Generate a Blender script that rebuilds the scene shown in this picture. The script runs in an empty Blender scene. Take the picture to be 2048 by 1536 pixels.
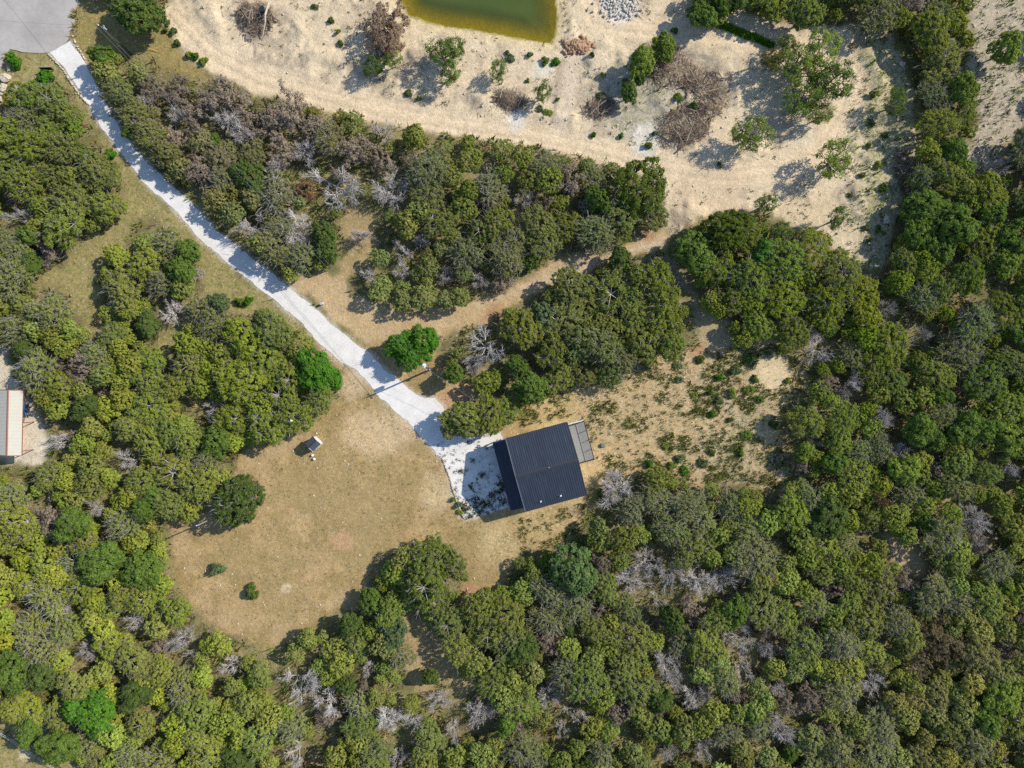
import bpy, math
import numpy as np

# ------------------------------------------------------------------ camera, sky, sun, exposure
scene = bpy.context.scene
ALT = 113.8            # drone height above the ground, metres
PPM = 12.0             # photo pixels (2048 wide) per metre on the ground

cam_data = bpy.data.cameras.new("camera")
cam_data.sensor_fit = 'HORIZONTAL'
cam_data.sensor_width = 36.0
cam_data.lens = 36.0 * ALT / (2048.0 / PPM)
cam_data.clip_start = 1.0
cam_data.clip_end = 3000.0
cam = bpy.data.objects.new("camera", cam_data)
scene.collection.objects.link(cam)
cam.location = (0, 0, ALT)
cam.rotation_euler = (0, 0, 0)
scene.camera = cam

SUN_EL = math.radians(38.5)
SUN_AZ = math.atan2(0.403, 0.915)      # direction towards the sun, from +X towards +Y
world = bpy.data.worlds.new("World")
scene.world = world
world.use_nodes = True
wn = world.node_tree.nodes
wn.clear()
sky = wn.new("ShaderNodeTexSky")
sky.sky_type = 'NISHITA'
sky.sun_disc = False
sky.sun_elevation = SUN_EL
sky.sun_rotation = math.pi / 2 - SUN_AZ
sky.altitude = 300
sky.air_density = 1.0
sky.dust_density = 0.4
sky.ozone_density = 2.6
bg = wn.new("ShaderNodeBackground")
bg.inputs[1].default_value = 0.145
wo = wn.new("ShaderNodeOutputWorld")
world.node_tree.links.new(sky.outputs[0], bg.inputs[0])
world.node_tree.links.new(bg.outputs[0], wo.inputs[0])

sun_data = bpy.data.lights.new("sun", 'SUN')
sun_data.energy = 4.2
sun_data.angle = math.radians(0.5)
sun_data.color = (1.0, 0.94, 0.83)
sun = bpy.data.objects.new("sun", sun_data)
scene.collection.objects.link(sun)
sun.rotation_euler = (0, math.pi / 2 - SUN_EL, SUN_AZ)
sun.location = (60, 26, 80)

vs = scene.view_settings
vs.view_transform = 'Standard'
vs.look = 'None'
vs.exposure = 0.42
vs.gamma = 1.0
vs.use_curve_mapping = False
scene.cycles.max_bounces = 5
scene.cycles.diffuse_bounces = 3
scene.cycles.glossy_bounces = 2
scene.cycles.transmission_bounces = 3
scene.cycles.transparent_max_bounces = 6
scene.cycles.use_denoising = False
scene.cycles.use_adaptive_sampling = False

COL = scene.collection
rng = np.random.default_rng(11)


# ------------------------------------------------------------------ helpers
def W(px, py, h=0.0):
    """photo pixel of a point h metres above the ground -> world x, y"""
    s = (ALT - h) / ALT / PPM
    return (px - 1024.0) * s, (768.0 - py) * s


def tag(o, label=None, cat=None, group=None, kind=None):
    if label: o["label"] = label
    if cat: o["category"] = cat
    if group: o["group"] = group
    if kind: o["kind"] = kind
    return o


def empty(name, loc, rz=0.0):
    o = bpy.data.objects.new(name, None)
    o.location = loc
    o.rotation_euler = (0, 0, rz)
    o.empty_display_size = 0.5
    COL.objects.link(o)
    return o


def mesh_from(name, verts, faces):
    """verts (n,3); faces (m,k) array of equal-sized faces or list"""
    me = bpy.data.meshes.new(name)
    verts = np.asarray(verts, dtype=np.float32)
    if isinstance(faces, np.ndarray):
        m, k = faces.shape
        me.vertices.add(len(verts))
        me.vertices.foreach_set("co", verts.ravel())
        me.loops.add(m * k)
        me.loops.foreach_set("vertex_index", faces.astype(np.int32).ravel())
        me.polygons.add(m)
        me.polygons.foreach_set("loop_start", np.arange(0, m * k, k, dtype=np.int32))
        me.polygons.foreach_set("loop_total", np.full(m, k, dtype=np.int32))
        me.update(calc_edges=True)
    else:
        me.from_pydata([tuple(map(float, v)) for v in verts], [], faces)
        me.update()
    return me


def link(name, me, mat, parent=None, loc=None):
    o = bpy.data.objects.new(name, me)
    COL.objects.link(o)
    if mat is not None and not me.materials:
        me.materials.append(mat)
    if parent is not None: o.parent = parent
    if loc is not None: o.location = loc
    return o


class MB:
    """collects boxes, tubes, prisms; build() links ONE mesh object"""
    def __init__(self):
        self.v = []; self.f = []

    def add(self, verts, faces):
        b = len(self.v)
        self.v.extend([tuple(map(float, q)) for q in verts])
        self.f.extend([tuple(i + b for i in f) for f in faces])
        return self

    def box(self, x0, x1, y0, y1, z0, z1):
        v = [(x0, y0, z0), (x1, y0, z0), (x1, y1, z0), (x0, y1, z0), (x0, y0, z1), (x1, y0, z1), (x1, y1, z1), (x0, y1, z1)]
        return self.add(v, [(3, 2, 1, 0), (4, 5, 6, 7), (0, 1, 5, 4), (1, 2, 6, 5), (2, 3, 7, 6), (3, 0, 4, 7)])

    def hexa(self, bottom, top):
        return self.add(list(bottom) + list(top), [(3, 2, 1, 0), (4, 5, 6, 7), (0, 1, 5, 4), (1, 2, 6, 5), (2, 3, 7, 6), (3, 0, 4, 7)])

    def tube(self, p0, p1, r0, r1=None, n=8, cap=True):
        r1 = r0 if r1 is None else r1
        p0 = np.array(p0, float); p1 = np.array(p1, float)
        d = p1 - p0; d /= (np.linalg.norm(d) + 1e-9)
        a = np.cross(d, (0, 0, 1.0)) if abs(d[2]) < 0.9 else np.cross(d, (1.0, 0, 0))
        a /= np.linalg.norm(a); b = np.cross(d, a)
        v = []
        for p, r in ((p0, r0), (p1, r1)):
            for i in range(n):
                t = 2 * math.pi * i / n
                v.append(p + r * (math.cos(t) * a + math.sin(t) * b))
        f = [(i, (i + 1) % n, n + (i + 1) % n, n + i) for i in range(n)]
        if cap:
            f.append(tuple(range(n - 1, -1, -1))); f.append(tuple(range(n, 2 * n)))
        return self.add(v, f)

    def path(self, pts, r, n=6):
        for i in range(len(pts) - 1):
            ra = r[i] if hasattr(r, '__len__') else r
            rb = r[i + 1] if hasattr(r, '__len__') else r
            self.tube(pts[i], pts[i + 1], ra, rb, n)
        return self

    def build(self, name, mat, parent=None, loc=None):
        return link(name, mesh_from(name, np.array(self.v), self.f), mat, parent, loc)


def tubes(P0, P1, R0, R1, n=3):
    """many open tapered tubes as arrays -> verts, quad faces"""
    P0 = np.asarray(P0, float); P1 = np.asarray(P1, float)
    R0 = np.asarray(R0, float); R1 = np.asarray(R1, float)
    d = P1 - P0
    d /= np.linalg.norm(d, axis=1, keepdims=True) + 1e-9
    ref = np.where(np.abs(d[:, 2:3]) < 0.9, np.array([[0, 0, 1.0]]), np.array([[1.0, 0, 0]]))
    a = np.cross(d, ref); a /= np.linalg.norm(a, axis=1, keepdims=True) + 1e-9
    b = np.cross(d, a)
    t = 2 * np.pi * np.arange(n) / n
    ring = np.cos(t)[None, :, None] * a[:, None, :] + np.sin(t)[None, :, None] * b[:, None, :]
    v0 = P0[:, None, :] + ring * R0[:, None, None]
    v1 = P1[:, None, :] + ring * R1[:, None, None]
    V = np.concatenate([v0, v1], axis=1)
    m = len(P0)
    i = np.arange(n); j = (i + 1) % n
    base = np.stack([i, j, n + j, n + i], axis=1)
    F = (np.arange(m) * 2 * n)[:, None, None] + base[None]
    return V.reshape(-1, 3), F.reshape(-1, 4)


def noise2(x, y, seed=0):
    """value noise on arrays, range 0..1"""
    xi = np.floor(x).astype(np.int64); yi = np.floor(y).astype(np.int64)
    xf = x - xi; yf = y - yi
    u = xf * xf * (3 - 2 * xf); v = yf * yf * (3 - 2 * yf)

    def h(a, b):
        k = (a * 374761393 + b * 668265263 + seed * 974634777) & 0x7fffffff
        k = ((k ^ (k >> 13)) * 1274126177) & 0x7fffffff
        k = k ^ (k >> 16)
        return (k & 0xffff) / 65535.0
    return (h(xi, yi) * (1 - u) + h(xi + 1, yi) * u) * (1 - v) + (h(xi, yi + 1) * (1 - u) + h(xi + 1, yi + 1) * u) * v


def fbm(x, y, seed=0, octv=4):
    s = 0; a = 0.5; t = 0
    for i in range(octv):
        s = s + a * noise2(x, y, seed + i * 17); t += a
        x = x * 2.03 + 5.1; y = y * 2.03 - 3.7; a *= 0.55
    return s / t


def sdist(poly, X, Y):
    """signed distance to polygon, positive inside"""
    P = np.array(poly, float)
    inside = np.zeros(X.shape, bool)
    best = np.full(X.shape, 1e12)
    n = len(P)
    for i in range(n):
        x0, y0 = P[i]; x1, y1 = P[(i + 1) % n]
        dx, dy = x1 - x0, y1 - y0
        t = np.clip(((X - x0) * dx + (Y - y0) * dy) / (dx * dx + dy * dy + 1e-9), 0, 1)
        d = (X - x0 - t * dx) ** 2 + (Y - y0 - t * dy) ** 2
        best = np.minimum(best, d)
        c = ((y0 > Y) != (y1 > Y)) & (X < dx * (Y - y0) / (dy if abs(dy) > 1e-9 else 1e-9) + x0)
        inside ^= c
    d = np.sqrt(best)
    return np.where(inside, d, -d)


def ldist(line, X, Y):
    best = np.full(X.shape, 1e12)
    for (x0, y0), (x1, y1) in zip(line[:-1], line[1:]):
        dx, dy = x1 - x0, y1 - y0
        t = np.clip(((X - x0) * dx + (Y - y0) * dy) / (dx * dx + dy * dy + 1e-9), 0, 1)
        best = np.minimum(best, (X - x0 - t * dx) ** 2 + (Y - y0 - t * dy) ** 2)
    return np.sqrt(best)


def smooth(x, a, b):
    t = np.clip((x - a) / (b - a), 0, 1)
    return t * t * (3 - 2 * t)


# ------------------------------------------------------------------ materials
def new_mat(name):
    m = bpy.data.materials.new(name)
    m.use_nodes = True
    nt = m.node_tree
    nt.nodes.clear()
    out = nt.nodes.new("ShaderNodeOutputMaterial")
    return m, nt, out


def N(nt, kind, **kw):
    n = nt.nodes.new(kind)
    for k, v in kw.items():
        if k.startswith("i_"):
            n.inputs[int(k[2:])].default_value = v
        else:
            setattr(n, k, v)
    return n


def noise_node(nt, scale, detail=4, rough=0.6, vec=None):
    n = nt.nodes.new("ShaderNodeTexNoise")
    n.inputs["Scale"].default_value = scale
    n.inputs["Detail"].default_value = detail
    n.inputs["Roughness"].default_value = rough
    if vec is None:
        tc = nt.nodes.new("ShaderNodeNewGeometry")
        nt.links.new(tc.outputs["Position"], n.inputs["Vector"])
    else:
        nt.links.new(vec, n.inputs["Vector"])
    return n


def mulmix(nt, col_socket, fac_socket, lo, hi):
    """multiply a colour by a factor mapped to lo..hi"""
    mr = nt.nodes.new("ShaderNodeMapRange")
    mr.inputs[1].default_value = 0.25; mr.inputs[2].default_value = 0.75
    mr.inputs[3].default_value = lo; mr.inputs[4].default_value = hi
    nt.links.new(fac_socket, mr.inputs[0])
    vm = nt.nodes.new("ShaderNodeVectorMath"); vm.operation = 'SCALE'
    nt.links.new(col_socket, vm.inputs[0]); nt.links.new(mr.outputs[0], vm.inputs["Scale"])
    return vm.outputs[0]


def mixcol(nt, fac, a, b):
    m = nt.nodes.new("ShaderNodeMix"); m.data_type = 'RGBA'
    for sock, val in ((m.inputs[0], fac), (m.inputs[6], a), (m.inputs[7], b)):
        if isinstance(val, (tuple, list)): sock.default_value = tuple(val) + ((1,) if len(val) == 3 else ())
        elif isinstance(val, (int, float)): sock.default_value = val
        else: nt.links.new(val, sock)
    return m.outputs[2]


def ramp01(nt, sock, a, b):
    mr = nt.nodes.new("ShaderNodeMapRange")
    mr.inputs[1].default_value = a; mr.inputs[2].default_value = b
    mr.clamp = True
    nt.links.new(sock, mr.inputs[0])
    return mr.outputs[0]


def principled(nt, out, col, rough=0.8, spec=0.3, metal=0.0, bump=None, bump_d=0.02):
    p = nt.nodes.new("ShaderNodeBsdfPrincipled")
    if isinstance(col, (tuple, list)): p.inputs["Base Color"].default_value = tuple(col) + (1,)
    else: nt.links.new(col, p.inputs["Base Color"])
    if isinstance(rough, (int, float)): p.inputs["Roughness"].default_value = rough
    else: nt.links.new(rough, p.inputs["Roughness"])
    p.inputs["Specular IOR Level"].default_value = spec
    p.inputs["Metallic"].default_value = metal
    if bump is not None:
        b = nt.nodes.new("ShaderNodeBump")
        b.inputs["Strength"].default_value = 1.0
        b.inputs["Distance"].default_value = bump_d
        nt.links.new(bump, b.inputs["Height"]); nt.links.new(b.outputs[0], p.inputs["Normal"])
    nt.links.new(p.outputs[0], out.inputs[0])
    return p


def simple(name, col, rough=0.8, spec=0.3, metal=0.0, var=0.2, scale=3.0, bump_d=0.01):
    m, nt, out = new_mat(name)
    rgb = nt.nodes.new("ShaderNodeRGB"); rgb.outputs[0].default_value = tuple(col) + (1,)
    nz = noise_node(nt, scale, 5, 0.65)
    nz2 = noise_node(nt, scale * 7, 3, 0.6)
    c = mulmix(nt, rgb.outputs[0], nz.outputs[0], 1 - var, 1 + var)
    c = mulmix(nt, c, nz2.outputs[0], 1 - var * 0.6, 1 + var * 0.6)
    principled(nt, out, c, rough, spec, metal, nz2.outputs[0], bump_d)
    return m


def leaf_mat(name, trans=0.3, lo=0.7, hi=1.3, use_attr=False, hue=(1.12, 1.08, 0.75)):
    m, nt, out = new_mat(name)
    if use_attr:
        src = nt.nodes.new("ShaderNodeVertexColor"); src.layer_name = "Col"; c = src.outputs[0]
    else:
        src = nt.nodes.new("ShaderNodeObjectInfo"); c = src.outputs["Color"]
    geo = nt.nodes.new("ShaderNodeNewGeometry")
    rnd = geo.outputs["Random Per Island"]
    wn_ = nt.nodes.new("ShaderNodeTexWhiteNoise"); wn_.noise_dimensions = '1D'
    nt.links.new(rnd, wn_.inputs["W"])
    mr = nt.nodes.new("ShaderNodeMapRange")
    mr.inputs[3].default_value = lo; mr.inputs[4].default_value = hi
    nt.links.new(rnd, mr.inputs[0])
    vm = nt.nodes.new("ShaderNodeVectorMath"); vm.operation = 'SCALE'
    nt.links.new(c, vm.inputs[0]); nt.links.new(mr.outputs[0], vm.inputs["Scale"])
    tint = nt.nodes.new("ShaderNodeVectorMath"); tint.operation = 'MULTIPLY'
    tint.inputs[1].default_value = hue
    nt.links.new(vm.outputs[0], tint.inputs[0])
    f = ramp01(nt, wn_.outputs[0], 0.35, 1.0)
    cc = mixcol(nt, f, vm.outputs[0], tint.outputs[0])
    d = nt.nodes.new("ShaderNodeBsdfDiffuse"); t = nt.nodes.new("ShaderNodeBsdfTranslucent")
    mx = nt.nodes.new("ShaderNodeMixShader"); mx.inputs[0].default_value = trans
    nt.links.new(cc, d.inputs[0]); nt.links.new(cc, t.inputs[0])
    nt.links.new(d.outputs[0], mx.inputs[1]); nt.links.new(t.outputs[0], mx.inputs[2])
    nt.links.new(mx.outputs[0], out.inputs[0])
    return m


def wood_mat(name, use_color=True, col=(0.3, 0.27, 0.24)):
    m, nt, out = new_mat(name)
    if use_color:
        src = nt.nodes.new("ShaderNodeObjectInfo"); c = src.outputs["Color"]
    else:
        src = nt.nodes.new("ShaderNodeRGB"); src.outputs[0].default_value = tuple(col) + (1,); c = src.outputs[0]
    geo = nt.nodes.new("ShaderNodeNewGeometry")
    mr = nt.nodes.new("ShaderNodeMapRange")
    mr.inputs[3].default_value = 0.5; mr.inputs[4].default_value = 1.5
    nt.links.new(geo.outputs["Random Per Island"], mr.inputs[0])
    vm = nt.nodes.new("ShaderNodeVectorMath"); vm.operation = 'SCALE'
    nt.links.new(c, vm.inputs[0]); nt.links.new(mr.outputs[0], vm.inputs["Scale"])
    nz = noise_node(nt, 4.0, 3)
    c2 = mulmix(nt, vm.outputs[0], nz.outputs[0], 0.8, 1.2)
    principled(nt, out, c2, 0.9, 0.15)
    return m


M_LEAF = leaf_mat("juniper_foliage", trans=0.45)
M_OAK = leaf_mat("oak_foliage", trans=0.35, hue=(1.35, 1.12, 0.8))
M_BROWN = leaf_mat("withered_foliage", trans=0.15, hue=(0.9, 1.0, 1.1))
M_STUFF = leaf_mat("undergrowth_foliage", use_attr=True)
M_WOOD = wood_mat("bark")
M_STICK = wood_mat("dry_sticks", False, (0.235, 0.175, 0.13))


def attr_ground(name):
    m, nt, out = new_mat(name)
    vc = nt.nodes.new("ShaderNodeVertexColor"); vc.layer_name = "Col"
    c = vc.outputs[0]
    st = nt.nodes.new("ShaderNodeAttribute"); st.attribute_name = "stony"
    gr = nt.nodes.new("ShaderNodeAttribute"); gr.attribute_name = "green"
    n1 = noise_node(nt, 0.35, 5, 0.6)
    n2 = noise_node(nt, 2.2, 5, 0.7)
    n3 = noise_node(nt, 7.5, 3, 0.7)
    c = mulmix(nt, c, n1.outputs[0], 0.84, 1.16)
    c = mulmix(nt, c, n2.outputs[0], 0.74, 1.26)
    c = mulmix(nt, c, n3.outputs[0], 0.66, 1.34)
    # green growth, patchy
    gm = nt.nodes.new("ShaderNodeMath"); gm.operation = 'MULTIPLY'
    n4 = noise_node(nt, 1.3, 5, 0.75)
    nt.links.new(ramp01(nt, n4.outputs[0], 0.47, 0.60), gm.inputs[0]); nt.links.new(gr.outputs["Fac"], gm.inputs[1])
    gcol = nt.nodes.new("ShaderNodeRGB"); gcol.outputs[0].default_value = (0.17, 0.19, 0.05, 1)
    g2 = mulmix(nt, gcol.outputs[0], n3.outputs[0], 0.6, 1.5)
    c = mixcol(nt, gm.outputs[0], c, g2)
    # pale stones
    vo = nt.nodes.new("ShaderNodeTexVoronoi"); vo.inputs["Scale"].default_value = 2.6
    geo = nt.nodes.new("ShaderNodeNewGeometry"); nt.links.new(geo.outputs["Position"], vo.inputs["Vector"])
    sep = nt.nodes.new("ShaderNodeSeparateColor"); nt.links.new(vo.outputs["Color"], sep.inputs[0])
    near = ramp01(nt, vo.outputs["Distance"], 0.34, 0.22)
    pick = ramp01(nt, sep.outputs[0], 0.72, 0.80)
    mm = nt.nodes.new("ShaderNodeMath"); mm.operation = 'MULTIPLY'
    nt.links.new(near, mm.inputs[0]); nt.links.new(pick, mm.inputs[1])
    mm2 = nt.nodes.new("ShaderNodeMath"); mm2.operation = 'MULTIPLY'
    nt.links.new(mm.outputs[0], mm2.inputs[0]); nt.links.new(st.outputs["Fac"], mm2.inputs[1])
    c = mixcol(nt, mm2.outputs[0], c, (0.60, 0.54, 0.44))
    # dark clods and twigs
    n5 = noise_node(nt, 4.3, 4, 0.8)
    dk = nt.nodes.new("ShaderNodeMath"); dk.operation = 'MULTIPLY'
    nt.links.new(ramp01(nt, n5.outputs[0], 0.60, 0.70), dk.inputs[0]); nt.links.new(st.outputs["Fac"], dk.inputs[1])
    dcol = mulmix(nt, c, n3.outputs[0], 0.45, 0.6)
    c = mixcol(nt, dk.outputs[0], c, dcol)
    ad = nt.nodes.new("ShaderNodeMath"); ad.operation = 'ADD'
    nt.links.new(n3.outputs[0], ad.inputs[0]); nt.links.new(n2.outputs[0], ad.inputs[1])
    principled(nt, out, c, 0.95, 0.1, 0.0, ad.outputs[0], 0.10)
    return m


M_GROUND = attr_ground("earth_and_dry_grass")


def gravel_mat():
    m, nt, out = new_mat("white_gravel")
    rgb = nt.nodes.new("ShaderNodeRGB"); rgb.outputs[0].default_value = (0.70, 0.67, 0.62, 1)
    n1 = noise_node(nt, 0.5, 5, 0.6); n2 = noise_node(nt, 4.0, 5, 0.7); n3 = noise_node(nt, 14, 3, 0.7)
    c = mulmix(nt, rgb.outputs[0], n1.outputs[0], 0.86, 1.08)
    c = mulmix(nt, c, n2.outputs[0], 0.82, 1.10)
    c = mulmix(nt, c, n3.outputs[0], 0.90, 1.10)
    d = noise_node(nt, 0.9, 6, 0.75)
    c = mixcol(nt, ramp01(nt, d.outputs[0], 0.58, 0.80), c, (0.46, 0.40, 0.31))
    principled(nt, out, c, 0.95, 0.1, 0, n3.outputs[0], 0.008)
    return m


def asphalt_mat():
    m, nt, out = new_mat("weathered_asphalt")
    rgb = nt.nodes.new("ShaderNodeRGB"); rgb.outputs[0].default_value = (0.375, 0.345, 0.315, 1)
    n1 = noise_node(nt, 0.16, 5, 0.65); n2 = noise_node(nt, 1.4, 6, 0.7); n3 = noise_node(nt, 12, 3, 0.7)
    c = mulmix(nt, rgb.outputs[0], n1.outputs[0], 0.80, 1.2)
    c = mulmix(nt, c, n2.outputs[0], 0.88, 1.12)
    c = mulmix(nt, c, n3.outputs[0], 0.9, 1.1)
    principled(nt, out, c, 0.9, 0.2, 0, n3.outputs[0], 0.01)
    return m


M_GRAVEL = gravel_mat()
M_ASPHALT = asphalt_mat()

def roof_mat():
    m, nt, out = new_mat("charcoal_metal_roofing")
    rgb = nt.nodes.new("ShaderNodeRGB"); rgb.outputs[0].default_value = (0.034, 0.042, 0.058, 1)
    tc = nt.nodes.new("ShaderNodeTexCoord"); mp = nt.nodes.new("ShaderNodeMapping")
    mp.inputs["Scale"].default_value = (2.6, 0.35, 0.35)
    nt.links.new(tc.outputs["Object"], mp.inputs[0])
    n1 = noise_node(nt, 1.0, 6, 0.7, mp.outputs[0]); n2 = noise_node(nt, 0.35, 4, 0.6)
    c = mulmix(nt, rgb.outputs[0], n1.outputs[0], 0.78, 1.25)
    c = mulmix(nt, c, n2.outputs[0], 0.85, 1.15)
    c = mixcol(nt, ramp01(nt, n1.outputs[0], 0.58, 0.85), c, (0.085, 0.085, 0.085))
    principled(nt, out, c, 0.42, 0.4)
    return m


M_ROOF = roof_mat()
M_GREY = simple('grey_flashing', (0.12, 0.135, 0.16), 0.45, 0.4, 0.0, 0.05)
M_TRIM = simple("dark_trim", (0.03, 0.033, 0.04), 0.5, 0.4, 0, 0.1)
M_WALL = simple("white_siding", (0.62, 0.60, 0.57), 0.7, 0.3, 0, 0.06)
M_CONC = simple("grey_decking", (0.24, 0.235, 0.215), 0.85, 0.2, 0, 0.10, 1.2)
M_BLACK = simple("black_steel", (0.012, 0.012, 0.014), 0.5, 0.4, 0, 0.1)
M_PVC = simple("white_pipe", (0.75, 0.75, 0.75), 0.4, 0.4, 0, 0.04)
M_CREAM = simple("cream_metal_roofing", (0.52, 0.49, 0.40), 0.5, 0.4, 0, 0.05, 1.0, 0.001)
M_RED = simple("red_brown_trim", (0.27, 0.085, 0.06), 0.5, 0.4, 0, 0.1)
M_POLE = simple("weathered_pole_timber", (0.085, 0.065, 0.05), 0.9, 0.15, 0, 0.25)
M_POLEL = simple("pale_pole_timber", (0.30, 0.26, 0.21), 0.9, 0.15, 0, 0.25)
M_GALV = simple("galvanised_steel", (0.50, 0.52, 0.54), 0.45, 0.5, 0.3, 0.1)
M_WIRE = simple("power_cable", (0.20, 0.20, 0.20), 0.6, 0.3, 0, 0.1)
M_STONE = simple("pale_limestone", (0.52, 0.45, 0.34), 0.9, 0.15, 0, 0.25, 2.5, 0.04)
M_ROCK = simple("rusty_rock", (0.36, 0.22, 0.13), 0.9, 0.15, 0, 0.45, 2.0, 0.03)
M_GLASS = simple("window_glass", (0.03, 0.04, 0.05), 0.08, 0.6, 0, 0.02)
M_LOG = simple("bare_log", (0.50, 0.42, 0.32), 0.85, 0.15, 0, 0.2, 4)
M_PALLET = simple("pallet_timber", (0.34, 0.28, 0.22), 0.9, 0.1, 0, 0.2, 4)
M_DRUM = simple("black_plastic_drum", (0.018, 0.026, 0.030), 0.35, 0.5, 0, 0.1)
M_YELLOW = simple("yellow_plastic", (0.65, 0.45, 0.05), 0.5, 0.4, 0, 0.05)
M_BLUE = simple("blue_paint", (0.05, 0.12, 0.24), 0.35, 0.5, 0, 0.1)
M_LID = simple("green_grey_lid", (0.13, 0.16, 0.14), 0.6, 0.3, 0, 0.1)
M_RUBBER = simple("rubber", (0.02, 0.02, 0.02), 0.8, 0.2, 0, 0.1)

# ------------------------------------------------------------------ the lie of the land (photo pixels)
SAND = [(335, -60), (332, 40), (345, 85), (380, 118), (430, 145), (490, 178), (545, 198), (600, 206), (660, 214), (720, 230),
        (790, 243), (850, 258), (960, 272), (1050, 283), (1130, 295), (1190, 318), (1250, 330), (1310, 350), (1335, 395),
        (1325, 450), (1345, 470), (1395, 450), (1430, 425), (1490, 420), (1540, 425), (1590, 455), (1640, 480), (1700, 510),
        (1755, 548), (1775, 500), (1790, 430), (1805, 370), (1815, 320), (1835, 290), (1825, 200), (1815, 130), (1780, 70),
        (1700, 45), (1600, 60), (1500, 30), (1400, 15), (1330, -60)]
TRACK = [(1335, 440), (1345, 480), (1300, 505), (1200, 530), (1120, 562), (1060, 594), (1000, 624), (930, 650), (885, 674),
         (820, 692), (760, 702), (700, 668), (640, 610), (560, 558), (590, 560), (640, 540), (690, 545), (700, 590), (760, 610),
         (850, 628), (920, 610), (1000, 583), (1060, 556), (1100, 530), (1180, 504), (1250, 488), (1310, 466)]
YARD = [(1050, 805), (1100, 783), (1220, 763), (1290, 735), (1350, 705), (1400, 690), (1440, 705), (1500, 690), (1560, 690),
        (1600, 720), (1605, 775), (1575, 830), (1565, 900), (1600, 950), (1560, 975), (1480, 962), (1400, 965), (1330, 935),
        (1290, 930), (1230, 945), (1190, 965), (1175, 1010), (1150, 1060), (1120, 1095), (1060, 1100), (1010, 1125),
        (1000, 1180), (930, 1190), (920, 1100), (860, 1075), (800, 1095), (745, 1135), (735, 1175), (700, 1215), (640, 1250),
        (560, 1285), (515, 1300), (480, 1282), (430, 1250), (380, 1212), (350, 1170), (343, 1120), (330, 1045), (400, 1030),
        (520, 960), (475, 945), (480, 905), (560, 880), (600, 860), (640, 830), (685, 790), (680, 745), (640, 690),
        (700, 690), (760, 690), (880, 690), (900, 760), (960, 790)]
VERGE_W = [(100, 105), (60, 108), (20, 112), (0, 140), (-30, 200), (40, 200), (90, 150), (140, 175), (200, 290), (240, 345),
           (262, 390), (300, 440), (385, 490), (400, 540), (400, 600), (480, 628), (560, 640), (620, 690), (700, 745), (720, 735),
           (600, 645), (500, 560), (400, 475), (300, 375), (200, 250), (150, 170)]
GAP_W = [(300, 384), (255, 390), (235, 440), (200, 470), (135, 505), (130, 530), (70, 550), (75, 572), (140, 582), (150, 630),
         (172, 655), (195, 620), (200, 590), (185, 570), (195, 530), (228, 505), (245, 462), (290, 430)]
GAP_W2 = [(375, 620), (365, 665), (330, 705), (308, 690), (330, 650)]
VERGE_N = [(150, 0), (215, 0), (225, 50), (300, 65), (345, 40), (380, 118), (430, 150), (380, 150), (300, 115), (215, 100),
           (190, 130), (180, 150), (150, 80), (160, 40)]
GAP_S = [(795, 1225), (850, 1240), (890, 1310), (945, 1365), (930, 1400), (880, 1360), (850, 1400), (820, 1370), (800, 1290)]
GAP_M = [(700, 415), (760, 438), (745, 500), (705, 560), (660, 565), (690, 500), (688, 450)]
GAP_C = [(1335, 515), (1352, 518), (1397, 582), (1408, 618), (1450, 648), (1475, 695), (1410, 705), (1398, 680), (1388, 622), (1372, 592)]
GAP_E = [(1765, 1060), (1800, 1145), (1845, 1160), (1860, 1125), (1795, 1080)]
STRIP_E = [(1945, -60), (2100, -60), (2100, 235), (2045, 245), (2012, 300), (1990, 335), (1950, 345), (1935, 300),
           (1955, 240), (1940, 150), (1940, 60)]
YARD_W = [(-40, 690), (15, 690), (25, 760), (62, 800), (92, 835), (100, 890), (92, 935), (40, 930), (-40, 920)]
CORNER_SW = [(-60, 1425), (0, 1440), (40, 1460), (90, 1492), (150, 1530), (200, 1570), (200, 1620), (-60, 1620)]
OPEN = [SAND, TRACK, YARD, VERGE_W, GAP_W, GAP_W2, VERGE_N, GAP_S, GAP_M, GAP_C, GAP_E, STRIP_E, YARD_W, CORNER_SW]

DRIVE = [(101, 106), (126, 131), (150, 170), (175, 208), (202, 254), (240, 302), (285, 360), (310, 386), (342, 413), (370, 443),
         (400, 476), (426, 500), (450, 522), (482, 548), (512, 571), (540, 592), (562, 614), (600, 642), (622, 667), (642, 690),
         (680, 722), (712, 740), (740, 768), (762, 797), (792, 824), (815, 842), (832, 862), (850, 884), (872, 906), (886, 922),
         (896, 948), (902, 966), (914, 1000), (922, 1030), (931, 1037), (965, 1029), (1025, 1012), (1040, 1008), (1000, 866),
         (985, 872), (950, 874), (925, 862), (900, 835), (884, 812), (868, 796), (850, 795), (826, 786), (806, 770), (790, 754),
         (762, 730), (738, 706), (725, 698), (714, 690), (690, 668), (660, 645), (620, 606), (580, 576), (560, 560), (530, 536),
         (512, 524), (487, 504), (465, 486), (445, 468), (425, 454), (398, 422), (375, 398), (358, 382), (330, 358), (305, 334),
         (272, 300), (242, 260), (214, 212), (190, 164), (168, 122), (139, 81), (118, 92)]
ASPH = [(-500, -500), (158, -500), (156, 0), (150, 22), (134, 33), (150, 40), (140, 60), (136, 80), (120, 93), (103, 104),
        (80, 107), (45, 104), (20, 98), (10, 108), (4, 130), (0, 142), (-20, 240), (-500, 300)]
POND = [(790, -80), (798, 0), (815, 33), (850, 46), (900, 56), (950, 62), (1000, 72), (1040, 80), (1075, 86), (1102, 88),
        (1112, 76), (1117, 55), (1120, 30), (1116, 0), (1120, -80)]
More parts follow.
